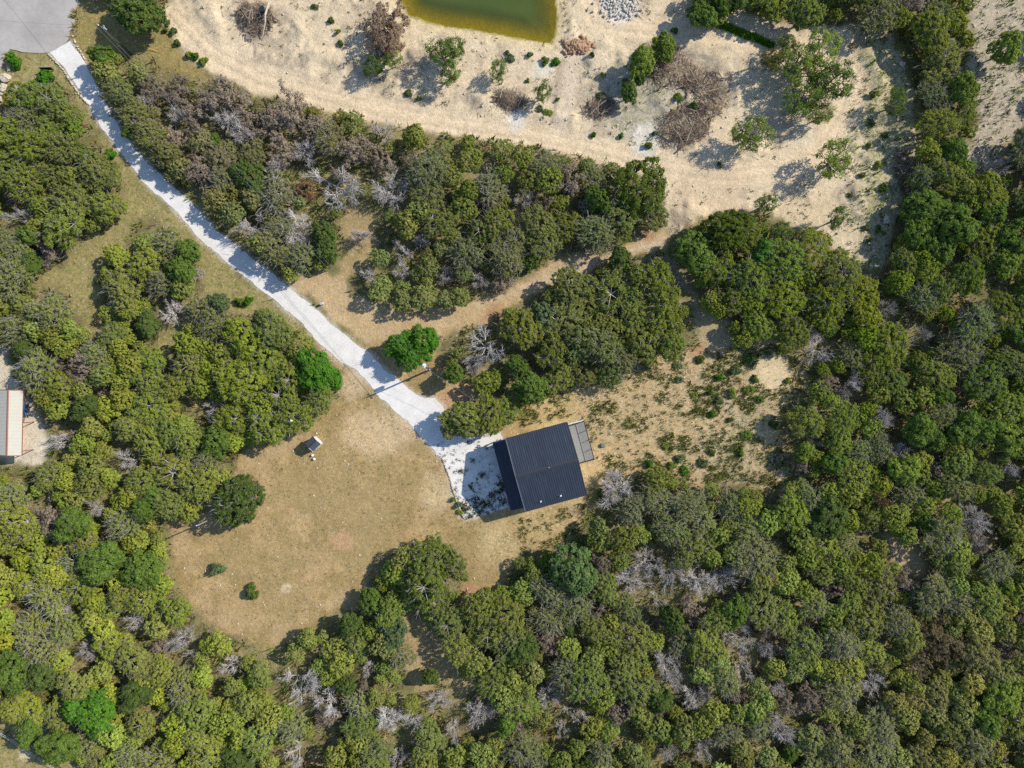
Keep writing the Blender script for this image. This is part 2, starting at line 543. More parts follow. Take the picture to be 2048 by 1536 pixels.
ROAD = [(345, 30), (420, 105), (520, 160), (640, 190), (760, 222), (900, 248), (1050, 268), (1200, 300), (1330, 335), (1450, 352),
        (1560, 345), (1640, 300), (1690, 230), (1715, 160), (1680, 110), (1600, 100), (1500, 78), (1400, 60), (1300, 60), (1190, 40), (1170, -40)]
PATHN = [(1125, 250), (1150, 110)]

# ------------------------------------------------------------------ ground sheet
xs = np.concatenate([-np.geomspace(900, 97, 14), np.arange(-96, 96.01, 0.32), np.geomspace(97, 900, 14)])
ys = np.concatenate([-np.geomspace(900, 75, 14), np.arange(-74, 74.01, 0.32), np.geomspace(75, 900, 14)])
GX, GY = np.meshgrid(xs, ys)
PX = GX * PPM + 1024; PY = 768 - GY * PPM
w1 = (fbm(PX / 45, PY / 45, 3) - 0.5); w2 = (fbm(PX / 14, PY / 14, 8) - 0.5)
warp = w1 * 46 + w2 * 22
big = fbm(PX / 170, PY / 170, 21); mid = fbm(PX / 40, PY / 40, 33); fin = fbm(PX / 10, PY / 10, 44, 3)


def C3(a): return np.array(a)[None, None, :]


col = C3((0.27, 0.215, 0.11)) * (1 - smooth(mid, 0.4, 0.6))[..., None] + C3((0.17, 0.14, 0.07)) * smooth(mid, 0.4, 0.6)[..., None]
stony = 0.35 + 0 * PX
green = 0.35 + 0.55 * smooth(big, 0.40, 0.62)


def paint(mask, c, st=None, gn=None):
    global col, stony, green
    col = col * (1 - mask[..., None]) + C3(c) * mask[..., None]
    if st is not None: stony = stony * (1 - mask) + st * mask
    if gn is not None: green = green * (1 - mask) + gn * mask


def pmask(poly, feather=10, amp=1.0):
    return smooth(sdist(poly, PX, PY) + warp * amp, -feather, feather)


def spot(x, y, r, amp=1.0):
    return smooth(r - np.hypot(PX - x, PY - y) + warp * amp, -r * 0.45, r * 0.45)


for p in (GAP_W, GAP_W2, VERGE_W):
    paint(pmask(p, 14), (0.33, 0.265, 0.115), 0.5, 0.75)
paint(pmask(VERGE_N, 12), (0.30, 0.22, 0.085), 0.4, 0.6)
paint(pmask(GAP_S, 14), (0.38, 0.275, 0.14), 0.5, 0.4)
paint(pmask(GAP_C, 10), (0.38, 0.29, 0.17), 0.7, 0.4)
paint(pmask(GAP_M, 12), (0.36, 0.26, 0.13), 0.5, 0.3)
paint(pmask(GAP_E, 14), (0.45, 0.33, 0.19), 0.5, 0.2)
paint(pmask(TRACK, 9, 0.7), (0.47, 0.335, 0.18), 0.6, 0.10)
paint(pmask([(1330, 470), (1200, 512), (1080, 560), (960, 612), (990, 600), (1100, 560), (1210, 525), (1340, 490)], 10, 0.6), (0.53, 0.41, 0.27), 0.8, 0.05)
# the yard: dry grass to the west, stony soil to the east
ym = pmask(YARD, 9, 0.8)
paint(ym, (0.335, 0.232, 0.105), 0.35, 0.30)
paint(ym * smooth(mid + 0.35 * fin, 0.60, 0.85), (0.42, 0.29, 0.14), 0.5, 0.1)
paint(ym * smooth(fbm(PX / 70, PY / 70, 55) + .12 * smooth(170 - np.hypot(PX - 700, PY - 1010), 0, 120), .50, .66) * (PX < 1000), (0.35, 0.25, 0.115), 0.35, 0.22)
paint(ym * smooth(PX, 1040, 1190), (0.46, 0.33, 0.175), 0.85, 0.22)
paint(ym * smooth(PX, 1330, 1480) * smooth(mid, 0.35, 0.6), (0.44, 0.33, 0.20), 0.9, 0.7)
paint(ym * smooth(26 - np.abs(sdist(YARD, PX, PY) - 20), 0, 20) * (PX < 700) * smooth(mid, .4, .6), (0.41, 0.29, 0.15), 0.5, 0.08)
paint(spot(740, 860, 52) * ym, (0.52, 0.375, 0.21), 0.9, 0.15)
paint(spot(800, 850, 45) * ym, (0.52, 0.385, 0.22), 0.9, 0.15)
paint(spot(700, 770, 34) * ym, (0.50, 0.37, 0.22), 0.7, 0.1)
paint(spot(872, 985, 34), (0.50, 0.37, 0.20), 0.95, 0.25)
paint(spot(1190, 930, 42), (0.50, 0.36, 0.18), 0.95, 0.15)
paint(spot(1100, 820, 50), (0.50, 0.36, 0.17), 0.95, 0.15)
paint(spot(1070, 1050, 50), (0.46, 0.33, 0.16), 0.95, 0.25)
paint(spot(1000, 1090, 45), (0.46, 0.34, 0.17), 0.95, 0.25)
paint(spot(685, 1085, 20, 0.5), (0.42, 0.27, 0.14), 0.3, 0.0)
paint(spot(572, 1178, 9, 0.2), (0.52, 0.41, 0.25), 0.6, 0.0)
paint(spot(1548, 745, 40, 0.6), (0.60, 0.47, 0.28), 0.3, 0.0)
paint(spot(925, 785, 24, 0.8), (0.44, 0.275, 0.15), 0.5, 0.1)
paint(spot(890, 800, 16, 0.8), (0.44, 0.27, 0.14), 0.5, 0.1)
for x, y, r in ((990, 630, 22), (1395, 705, 16), (620, 720, 14), (500, 975, 14), (1300, 470, 16), (350, 1060, 14), (945, 1190, 20)):
    paint(spot(x, y, r, 0.7), (0.40, 0.24, 0.13), 0.4, 0.1)
# clearing works in the north
sm = pmask(SAND, 8, 0.7)
paint(sm, (0.62, 0.495, 0.33), 0.75, 0.10)
paint(sm * smooth(mid, 0.52, 0.64), (0.45, 0.355, 0.25), 0.8, 0.18)
paint(sm * smooth(PX, 1690, 1750), (0.45, 0.375, 0.24), 0.8, 0.75)
paint(spot(1280, 200, 85) * sm, (0.42, 0.36, 0.27), 0.95, 0.5)
paint(spot(1400, 120, 60) * sm, (0.46, 0.37, 0.26), 0.8, 0.2)
rd = smooth(26 - ldist(ROAD, PX, PY) + warp * 0.35, -9, 9)
paint(rd, (0.65, 0.51, 0.335), 0.22, 0.02)
paint(smooth(17 - ldist(PATHN, PX, PY) + warp * 0.3, -7, 7), (0.57, 0.46, 0.33), 0.3, 0.03)
paint(spot(1420, 375, 60) * sm, (0.58, 0.445, 0.29), 0.35, 0.02)
paint(spot(1600, 420, 65) * sm, (0.58, 0.455, 0.29), 0.35, 0.02)
paint(spot(1610, 265, 26, 0.5), (0.60, 0.51, 0.36), 0.3, 0.02)
paint(spot(1240, 10, 34, 0.5), (0.62, 0.58, 0.52), 0.9, 0.02)
paint(spot(1085, 135, 22, 0.6), (0.62, 0.55, 0.43), 0.5, 0.02)
paint(spot(1290, 275, 26, 0.8), (0.62, 0.56, 0.46), 0.7, 0.15)
paint(spot(1030, 235, 20, 0.6), (0.62, 0.57, 0.47), 0.5, 0.05)
paint(smooth(7 - ldist([(1408, 36), (1450, 52), (1500, 72), (1545, 90)], PX, PY) + warp * 0.12, -3, 3), (0.12, 0.22, 0.03), 0.0, 0.0)
pd = sdist(POND, PX, PY)
paint(smooth(-pd, 22, 4) * (pd < 12), (0.58, 0.455, 0.27), 0.3, 0.0)
paint(smooth(pd + warp * 0.15, 0, 5), (0.27, 0.225, 0.05), 0.1, 0.0)
paint(pmask(STRIP_E, 12), (0.43, 0.355, 0.26), 0.95, 0.2)
paint(pmask(YARD_W, 9, 0.6), (0.60, 0.52, 0.40), 0.7, 0.08)
paint(pmask(CORNER_SW, 10, 0.5), (0.33, 0.26, 0.12), 0.4, 0.8)
paint(spot(48, 1508, 14, 0.4), (0.55, 0.46, 0.30), 0.4, 0.1)
# edges of the drive: scattered gravel
dd = sdist(DRIVE, PX, PY)
paint(smooth(dd + warp * 0.25, -9, 2) * 0.75, (0.56, 0.50, 0.42), 0.9, 0.1)

GZ = -0.10 * fbm(PX / 9, PY / 9, 71, 3) - 0.10 * mid
GZ = GZ - 0.02
GZ = np.where(pd > -30, GZ - 2.4 * smooth(pd, -8, 115) - 0.16 * smooth(pd, -30, 0), GZ)
# spoil heaps and wheel ruts in the clearing
GZ = GZ + sm * (pd < -10) * (0.55 * smooth(fbm(PX / 60, PY / 60, 91), 0.5, 0.75) * smooth(ldist(ROAD, PX, PY), 18, 50))
GZ = GZ - 0.10 * smooth(4 - np.abs(ldist(ROAD, PX, PY) - 10), 0, 3)
GZ = np.where(dd > -60, GZ + (0.0 - GZ) * smooth(dd, -45, -4) * .9, GZ)


def gz(x, y):
    """height of the ground sheet"""
    i = np.clip(np.searchsorted(ys, y), 0, len(ys) - 1); j = np.clip(np.searchsorted(xs, x), 0, len(xs) - 1)
    return GZ[i, j]


ny, nx = GX.shape
idx = np.arange(nx * ny).reshape(ny, nx)
F = np.stack([idx[:-1, :-1], idx[:-1, 1:], idx[1:, 1:], idx[1:, :-1]], axis=-1).reshape(-1, 4)
me = mesh_from("ground", np.stack([GX, GY, GZ], -1).reshape(-1, 3), F)
ca = me.color_attributes.new("Col", 'FLOAT_COLOR', 'POINT')
ca.data.foreach_set("color", np.concatenate([np.clip(col, 0, 1), np.ones((ny, nx, 1))], -1).astype(np.float32).ravel())
for nm, arr in (("stony", stony), ("green", green)):
    at = me.attributes.new(nm, 'FLOAT', 'POINT')
    at.data.foreach_set("value", np.broadcast_to(arr, (ny, nx)).astype(np.float32).ravel())
me.polygons.foreach_set("use_smooth", np.ones(len(me.polygons), bool))
tag(link("ground", me, M_GROUND), "dry stony earth with tan grass and pale sand clearing", kind="structure")


def sheet(name, poly, z, depth, mat, amp, step=5.0, seed=1):
    pts = []
    n = len(poly)
    for i in range(n):
        x0, y0 = poly[i]; x1, y1 = poly[(i + 1) % n]
        L = math.hypot(x1 - x0, y1 - y0); k = max(1, min(200, int(L / step)))
        for j in range(k):
            t = j / k
            pts.append((x0 + (x1 - x0) * t, y0 + (y1 - y0) * t))
    P = np.array(pts)
    o1 = (fbm(P[:, 0] / 18, P[:, 1] / 18, seed) - 0.5) * amp
    o2 = (fbm(P[:, 0] / 18, P[:, 1] / 18, seed + 5) - 0.5) * amp
    P = P + np.stack([o1, o2], 1)
    x = (P[:, 0] - 1024) / PPM; y = (768 - P[:, 1]) / PPM
    m = len(P)
    v = [(a, b, z) for a, b in zip(x, y)] + [(a, b, z - depth) for a, b in zip(x, y)]
    f = [tuple(range(m))] + [(i, i + m, (i + 1) % m + m, (i + 1) % m) for i in range(m)]
    me = mesh_from(name, np.array(v), f)
    return link(name, me, mat)


tag(sheet("driveway", DRIVE, 0.03, 0.3, M_GRAVEL, 9, 4.0, 3), "white gravel driveway running from the asphalt to the house", kind="structure")
tag(sheet("asphalt_road", ASPH, 0.012, 0.3, M_ASPHALT, 3, 6.0, 7), "worn pale grey asphalt turning circle in the top left", kind="structure")

# pond water: thick sheet, clearer over the shallows
wx, wy = np.meshgrid(np.arange(-22, 10.01, 0.4), np.arange(54.5, 70.01, 0.4))
wpx = wx * PPM + 1024; wpy = 768 - wy * PPM
wd = sdist(POND, wpx, wpy)
depth = np.clip(2.4 * smooth(wd, -8, 115), 0, None)
k = wd > -14
ny2, nx2 = wx.shape
idx = np.arange(nx2 * ny2).reshape(ny2, nx2)
q = k[:-1, :-1] & k[:-1, 1:] & k[1:, 1:] & k[1:, :-1]
F = np.stack([idx[:-1, :-1], idx[:-1, 1:], idx[1:, 1:], idx[1:, :-1]], -1)[q]
me = mesh_from("pond_water", np.stack([wx, wy, np.full_like(wx, -0.36)], -1).reshape(-1, 3), F.reshape(-1, 4))
at = me.attributes.new("depth", 'FLOAT', 'POINT')
at.data.foreach_set("value", depth.astype(np.float32).ravel())
m, nt, out = new_mat("murky_pond_water")
at = nt.nodes.new("ShaderNodeAttribute"); at.attribute_name = "depth"
turb = nt.nodes.new("ShaderNodeMapRange")
for i, v in ((1, 0.0), (2, 1.35), (3, 0.02), (4, 0.97)): turb.inputs[i].default_value = v
nt.links.new(at.outputs["Fac"], turb.inputs[0])
tr = nt.nodes.new("ShaderNodeBsdfTransparent"); tr.inputs[0].default_value = (0.93, 0.86, 0.36, 1)
nz = noise_node(nt, 0.4, 4)
wc = mixcol(nt, nz.outputs[0], (0.055, 0.088, 0.022), (0.085, 0.105, 0.022))
df = nt.nodes.new("ShaderNodeBsdfDiffuse"); nt.links.new(wc, df.inputs[0])
mx = nt.nodes.new("ShaderNodeMixShader")
nt.links.new(turb.outputs[0], mx.inputs[0]); nt.links.new(tr.outputs[0], mx.inputs[1]); nt.links.new(df.outputs[0], mx.inputs[2])
gl = nt.nodes.new("ShaderNodeBsdfGlossy"); gl.inputs["Roughness"].default_value = 0.05
rip = noise_node(nt, 3.0, 3); bp = nt.nodes.new("ShaderNodeBump"); bp.inputs["Distance"].default_value = 0.02
nt.links.new(rip.outputs[0], bp.inputs["Height"]); nt.links.new(bp.outputs[0], gl.inputs["Normal"])
fr = nt.nodes.new("ShaderNodeValue"); fr.outputs[0].default_value = 0.03
mx2 = nt.nodes.new("ShaderNodeMixShader")
nt.links.new(fr.outputs[0], mx2.inputs[0]); nt.links.new(mx.outputs[0], mx2.inputs[1]); nt.links.new(gl.outputs[0], mx2.inputs[2])
nt.links.new(mx2.outputs[0], out.inputs[0])
tag(link("pond_water", me, m), "murky green pond with yellow shallows at the top edge", kind="structure")

# ------------------------------------------------------------------ the house
HC = W(1093, 935, 6.6)
HA = math.radians(15.1)
house = empty("house", (HC[0], HC[1], 0), HA)
tag(house, "two-storey house with charcoal ribbed metal gable roof at the driveway's end", "house")
hx, hy, EV, RG = 4.98, 5.92, 5.75, 7.75      # half length along ridge, half depth, eave and ridge heights
wb = MB()
wx2, wy2 = hx - 0.35, hy - 0.35
zE = EV - 0.12; zR = RG - 0.14
wb.add([(-wx2, -wy2, -0.2), (wx2, -wy2, -0.2), (wx2, wy2, -0.2), (-wx2, wy2, -0.2), (-wx2, -wy2, zE), (wx2, -wy2, zE), (wx2, wy2, zE),
        (-wx2, wy2, zE), (-wx2, 0, zR), (wx2, 0, zR)],
       [(0, 1, 5, 4), (2, 3, 7, 6), (1, 2, 6, 9, 5), (3, 0, 4, 8, 7)])
wb.build("wall", M_WALL, house)


def slope(y_e, y_r, name):
    mb = MB()
    t = 0.06
    mb.hexa([(-hx, y_e, EV - t), (hx, y_e, EV - t), (hx, y_r, RG - t), (-hx, y_r, RG - t)] if y_e < y_r else
            [(hx, y_e, EV - t), (-hx, y_e, EV - t), (-hx, y_r, RG - t), (hx, y_r, RG - t)],
            [(-hx, y_e, EV), (hx, y_e, EV), (hx, y_r, RG), (-hx, y_r, RG)] if y_e < y_r else
            [(hx, y_e, EV), (-hx, y_e, EV), (-hx, y_r, RG), (hx, y_r, RG)])
    o = mb.build(name, M_ROOF, house)
    rb = MB()
    n = 28
    for i in range(n + 1):
        x = -hx + 0.03 + (2 * hx - 0.06) * i / n
        for s, hgt in ((0.035, 0.05),):
            v = [(x - s, y_e, EV), (x + s, y_e, EV), (x + s, y_r, RG), (x - s, y_r, RG)]
            w = [(a, b, c + hgt) for a, b, c in v]
            if y_e > y_r: v = v[::-1]; w = w[::-1]
            rb.hexa([(a, b, c - 0.01) for a, b, c in v], w)
    r = rb.build("roof_rib", M_ROOF, o)
    r["kind"] = "stuff"
    return o


slope(hy, 0.0, "roof_slope")
slope(-hy, 0.0, "roof_slope")
mb = MB()
for s in (1, -1):
    y = s * 0.32; z = RG - 0.32 * (RG - EV) / hy
    q = [(-hx - 0.02, 0, RG + 0.075), (hx + 0.02, 0, RG + 0.075), (hx + 0.02, y, z + 0.07), (-hx - 0.02, y, z + 0.07)]
    if s > 0: q = q
    mb.hexa([(a, b, c - 0.03) for a, b, c in q] if s > 0 else [(a, b, c - 0.03) for a, b, c in q[::-1]], q if s > 0 else q[::-1])
mb.build("ridge_cap", M_TRIM, house)
for s in (-1, 1):          # barge boards
    mb = MB()
    for t in (-1, 1):
        x0, x1 = (s * hx, s * (hx + 0.12)) if s > 0 else (-(hx + 0.12), -hx)
        b = [(x0, t * hy, EV - 0.22), (x1, t * hy, EV - 0.22), (x1, 0, RG - 0.22), (x0, 0, RG - 0.22)]
        c = [(x0, t * hy, EV + 0.06), (x1, t * hy, EV + 0.06), (x1, 0, RG + 0.06), (x0, 0, RG + 0.06)]
        if t > 0: b = b[::-1]; c = c[::-1]
        mb.hexa(b, c)
    mb.build("barge_board", M_GREY if s < 0 else M_TRIM, house)
for s in (-1, 1):
    mb = MB(); mb.box(-hx, hx, s * hy - 0.0 if s > 0 else s * hy - 0.12, s * hy + 0.12 if s > 0 else s * hy, EV - 0.2, EV - 0.03)
    mb.build("gutter", M_TRIM, house)
# lean-to roof over the garage front
LX = hx - 0.35 + 2.75
lt = MB()
a0, a1 = -LX, -wx2
lt.hexa([(a0, -5.75, 2.74), (a1, -5.75, 3.24), (a1, 5.75, 3.24), (a0, 5.75, 2.74)], [(a0, -5.75, 2.8), (a1, -5.75, 3.3), (a1, 5.75, 3.3), (a0, 5.75, 2.8)])
lo = lt.build("porch_roof", M_ROOF, house)
rb = MB()
for i in range(33):
    y = -5.72 + 11.44 * i / 32
    rb.hexa([(a0, y - 0.045, 2.79), (a1, y - 0.045, 3.29), (a1, y + 0.045, 3.29), (a0, y + 0.045, 2.79)],
            [(a0, y - 0.03, 2.88), (a1, y - 0.03, 3.38), (a1, y + 0.03, 3.38), (a0, y + 0.03, 2.88)])
rb.build("porch_roof_rib", M_ROOF, lo)["kind"] = "stuff"
for y in (-5.5, -1.9, 1.9, 5.5):
    MB().box(a0 + 0.15, a0 + 0.33, y - 0.09, y + 0.09, 0, 2.8).build("porch_post", M_BLACK, house)
# doors and windows
for y in (-3.2, 0.6):
    d = MB().box(-wx2 - 0.05, -wx2 + 0.02, y - 1.35, y + 1.35, 0.03, 2.35).build("garage_door", M_GALV, house)
    for zz in (0.6, 1.2, 1.8):
        MB().box(-wx2 - 0.065, -wx2 - 0.05, y - 1.33, y + 1.33, zz - 0.02, zz + 0.02).build("panel_joint", M_TRIM, d)
d = MB().box(-wx2 - 0.05, -wx2 + 0.02, 3.6, 4.55, 0.03, 2.1).build("door", M_TRIM, house)
MB().box(-wx2 - 0.11, -wx2 - 0.05, 3.68, 3.76, 1.0, 1.06).build("handle", M_GALV, d)
for (x, y, ax) in ((-2.6, wy2, 0), (0.4, wy2, 0), (3.2, wy2, 0), (-2.6, -wy2, 0), (2.2, -wy2, 0), (wx2, 3.6, 1), (-wx2, -2.5, 1), (-wx2, 2.5, 1)):
    s = 1 if (y > 0 if ax == 0 else x > 0) else -1
    if ax == 0:
        w_ = MB().box(x - 0.6, x + 0.6, y - 0.02, y + 0.05 * s if s > 0 else y + 0.02, 3.7, 4.9) if s > 0 else MB().box(x - 0.6, x + 0.6, y - 0.05, y + 0.02, 3.7, 4.9)
        o = w_.build("window", M_TRIM, house)
        yy = y + s * 0.055
        MB().box(x - 0.52, x + 0.52, min(yy, yy + s * .01), max(yy, yy + s * .01), 3.78, 4.82).build("pane", M_GLASS, o)
    else:
        o = (MB().box(x - 0.02, x + 0.05, y - 0.6, y + 0.6, 3.9, 5.0) if s > 0 else MB().box(x - 0.05, x + 0.02, y - 0.6, y + 0.6, 3.9, 5.0)).build("window", M_TRIM, house)
        xx = x + s * 0.055
        MB().box(min(xx, xx + s * .01), max(xx, xx + s * .01), y - 0.52, y + 0.52, 3.98, 4.92).build("pane", M_GLASS, o)
# upper deck on the east side with its railing
DZ = 3.1
dx0, dx1, dy0, dy1 = wx2, wx2 + 3.2, -1.13, 5.3
dk = MB()
nb = 22
deck = empty("deck", (0, 0, 0)); deck.parent = house
for i in range(nb):
    x = dx0 + (dx1 - dx0) * i / nb
    dk.box(x + 0.004, x + (dx1 - dx0) / nb - 0.004, dy0, dy1, DZ - 0.05, DZ)
dkb = dk.build("deck_board", M_CONC, deck); dkb["kind"] = "stuff"
MB().box(dx0, dx1 + 0.04, dy1, dy1 + 0.16, DZ - 0.32, DZ - 0.06).build("deck_side_beam", M_WALL, deck)
MB().box(dx1, dx1 + 0.08, dy0, dy1, DZ - 0.32, DZ + 0.01).build("deck_edge_beam", M_TRIM, deck)
MB().box(dx0, dx1, dy0 - 0.08, dy0, DZ - 0.32, DZ + 0.01).build("deck_edge_beam", M_TRIM, deck)
for i in range(5):
    y = dy0 + 0.06 + (dy1 - dy0 - 0.12) * i / 4
    MB().box(dx1 - 0.10, dx1 - 0.01, y - 0.045, y + 0.045, DZ - 0.0, DZ + 1.1).build("railing_post", M_BLACK, deck)
    if i in (0, 2, 4):
        MB().box(dx1 - 0.2, dx1 - 0.02, y - 0.09, y + 0.09, 0, DZ - 0.06).build("deck_post", M_POLE, deck)
for yy in (dy0 + 0.05, dy1 - 0.05):
    MB().box(dx0 + 1.4, dx0 + 1.49, yy - 0.045, yy + 0.045, DZ, DZ + 1.1).build("railing_post", M_BLACK, deck)
    MB().box(dx0, dx1, yy - 0.04, yy + 0.04, DZ + 1.101, DZ + 1.16).build("top_rail", M_BLACK, deck)
    for q in range(1, 6):
        MB().box(dx0, dx1 - 0.1, yy - 0.008, yy + 0.008, DZ + 0.17 * q, DZ + 0.17 * q + 0.016).build("rail_cable", M_BLACK, deck)
MB().box(dx1 - 0.10, dx1 + 0.0, dy0 + 0.1, dy1 - 0.1, DZ + 1.101, DZ + 1.16).build("top_rail", M_BLACK, deck)
for q in range(1, 6):
    MB().box(dx1 - 0.06, dx1 - 0.044, dy0, dy1, DZ + 0.17 * q, DZ + 0.17 * q + 0.016).build("rail_cable", M_BLACK, deck)
# pipes on the roof
for lx, ly in ((-2.25, -5.0), (1.0, -4.95)):
    z = RG - abs(ly) * (RG - EV) / hy
    MB().tube((lx, ly, z - 0.05), (lx, ly, z + 0.42), 0.09, n=10).tube((lx, ly, z), (lx, ly, z + 0.10), 0.17, 0.11, n=10).build("vent_pipe", M_PVC, house)
MB().tube((0.35, 0.06, RG), (0.35, 0.06, RG + 0.3), 0.05, n=8).build("vent_pipe", M_PVC, house)

# ------------------------------------------------------------------ small shed
SC = W(624.8, 888, 2.35)
shed = empty("garden_shed", (SC[0], SC[1], 0), math.radians(45))
tag(shed, "tiny white shed with ribbed charcoal gable roof in the dry clearing", "shed")
a, b, e, r = 0.83, 0.92, 2.1, 2.45
m_ = MB()
m_.add([(-a + .08, -b + .1, 0), (a - .08, -b + .1, 0), (a - .08, b - .1, 0), (-a + .08, b - .1, 0), (-a + .08, -b + .1, e - .02), (a - .08, -b + .1, e - .02), (a - .08, b - .1, e - .02),
        (-a + .08, b - .1, e - .02), (-a + .08, 0, r - .08), (a - .08, 0, r - .08)], [(0, 1, 5, 4), (2, 3, 7, 6), (1, 2, 6, 9, 5), (3, 0, 4, 8, 7)])
m_.build("wall", M_WALL, shed)
for s in (1, -1):
    q = [(-a, s * b, e), (a, s * b, e), (a, 0, r), (-a, 0, r)]
    if s > 0: q = q[::-1]
    o = MB().hexa([(x, y, z - .03) for x, y, z in q], q).build("roof_slope", M_ROOF, shed)
    rb = MB()
    for i in range(9):
        x = -a + 0.03 + (2 * a - 0.06) * i / 8
        q = [(x - .025, s * b, e), (x + .025, s * b, e), (x + .025, 0, r), (x - .025, 0, r)]
        if s > 0: q = q[::-1]
        rb.hexa([(u, v, z - .005) for u, v, z in q], [(u, v, z + .03) for u, v, z in q])
    rb.build("roof_rib", M_GREY, o)["kind"] = "stuff"
MB().hexa([(-a - .02, -.1, r - .01), (a + .02, -.1, r - .01), (a + .02, .1, r - .01), (-a - .02, .1, r - .01)],
          [(-a - .02, -.03, r + .06), (a + .02, -.03, r + .06), (a + .02, .03, r + .06), (-a - .02, .03, r + .06)]).build("ridge_cap", M_TRIM, shed)
for s in (-1, 1):
    for x in (-a - .05, a):
        q = [(x, s * b, e - .1), (x + .05, s * b, e - .1), (x + .05, 0, r - .1), (x, 0, r - .1)]
        if s > 0: q = q[::-1]
        MB().hexa(q, [(u, v, z + .14) for u, v, z in q]).build("barge_board", M_WALL if (x < 0 and s < 0) else M_TRIM, shed)
d = MB().box(a - .08, a - .05, -.4, .4, 0.05, 1.85).build("door", M_WALL, shed)
MB().box(a - .05, a - .02, .26, .32, .95, 1.02).build("handle", M_BLACK, d)


# ------------------------------------------------------------------ neighbour's building at the left edge
c0 = W(13.3, 846, 3.9)
nb_ = empty("outbuilding", (c0[0], c0[1], 0), math.radians(-1.3))
tag(nb_, "long outbuilding with cream ribbed metal roof and red-brown trim at left edge", "outbuilding")
L2, hw, e, r = 5.25, 1.95, 3.1, 3.75
m_ = MB()
m_.add([(-hw + .2, -L2 + .2, 0), (hw - 2.4, -L2 + .2, 0), (hw - 2.4, L2 - .2, 0), (-hw + .2, L2 - .2, 0), (-hw + .2, -L2 + .2, e), (hw - 2.4, -L2 + .2, e + .4), (hw - 2.4, L2 - .2, e + .4),
        (-hw + .2, L2 - .2, e), (-.75, -L2 + .2, e + .38), (-.75, L2 - .2, e + .38)], [(1, 2, 6, 5), (3, 0, 4, 7), (0, 1, 5, 8, 4), (2, 3, 7, 9, 6)])
m_.build("wall", M_CREAM, nb_)
for s in (1, -1):
    q = [(s * hw, -L2, e), (s * hw, L2, e), (0, L2, r), (0, -L2, r)]
    if s < 0: q = q[::-1]
    o = MB().hexa([(x, y, z - .05) for x, y, z in q], q).build("roof_slope", M_CREAM, nb_)
    rb = MB()
    for i in range(47):
        y = -L2 + 0.05 + (2 * L2 - .1) * i / 46
        q = [(s * hw, y - .03, e), (s * hw, y + .03, e), (0, y + .03, r), (0, y - .03, r)]
        if s < 0: q = q[::-1]
        rb.hexa([(u, v, z - .005) for u, v, z in q], [(u, v, z + .035) for u, v, z in q])
    rb.build("roof_rib", M_CREAM, o)["kind"] = "stuff"
    x = s * hw
    MB().box(min(x, x + s * .12), max(x, x + s * .07), -L2, L2, e - .1, e + .03).build("gutter", M_RED, nb_)
    for y in (-L2 - .1, L2):
        q = [(s * hw, y, e - .2), (s * hw, y + .1, e - .2), (0, y + .1, r - .2), (0, y, r - .2)]
        if s < 0: q = q[::-1]
        MB().hexa(q, [(u, v, z + .26) for u, v, z in q]).build("barge_board", M_RED, nb_)
MB().hexa([(-.16, -L2, r - .01), (.16, -L2, r - .01), (.16, L2, r - .01), (-.16, L2, r - .01)],
          [(-.06, -L2, r + .07), (.06, -L2, r + .07), (.06, L2, r + .07), (-.06, L2, r + .07)]).build("ridge_cap", M_RED, nb_)
d = MB().box(hw - 2.4, hw - 2.35, -2, -1.1, 0, 2.05).build("door", M_RED, nb_)
MB().box(hw - 2.35, hw - 2.3, -1.25, -1.18, .98, 1.05).build("handle", M_BLACK, d)
for y in (-4.6, 0, 4.6):
    MB().box(hw - .3, hw - .18, y - .06, y + .06, 0, e).build("post", M_RED, nb_)

# small parked trailer beside it
tx, ty = W(40, 818, 0.8)
tr_ = empty("utility_trailer", (tx, ty, 0), math.radians(8))
tag(tr_, "small blue utility trailer half hidden by a juniper beside the outbuilding", "trailer")
MB().box(-.8, .8, -1.2, 1.2, .45, .52).build("bed", M_BLACK, tr_)
for bx_ in ((-.8, -.74, -1.2, 1.2), (.74, .8, -1.2, 1.2), (-.74, .74, -1.2, -1.14), (-.74, .74, 1.14, 1.2)):
    MB().box(*bx_, .52, .95).build("side_board", M_BLUE, tr_)
for s in (-1, 1):
    wl = MB().tube((s * .95 - .1, 0, .33), (s * .95 + .1, 0, .33), .33, n=18).build("wheel", M_RUBBER, tr_)
    MB().tube((s * .95 - .105, 0, .33), (s * .95 + .105, 0, .33), .17, n=12).build("rim", M_GALV, wl)
    MB().box(s * .95 - .14, s * .95 + .14, -.45, .45, .7, .74).build("mudguard", M_BLUE, tr_)
    MB().tube((s * .6, -1.2, .45), (0, -2.3, .45), .04, n=6).build("drawbar", M_BLACK, tr_)
MB().box(-.45, .35, -.75, .0, .52, .93).build("load", M_GALV, tr_)


# ------------------------------------------------------------------ poles, wires
def pole(px, py, h, label, mat, arms=None, rz=0.0, r=0.15):
    x, y = W(px, py)
    p = empty("utility_pole", (x, y, 0), rz)
    tag(p, label, "pole", "wooden poles")
    MB().tube((0, 0, -.3), (0, 0, h), r, r * .68, n=12).build("shaft", mat, p)
    MB().tube((0, 0, h), (0, 0, h + .05), r * .7, r * .3, n=12).build("pole_cap", M_GALV, p)
    return p, x, y


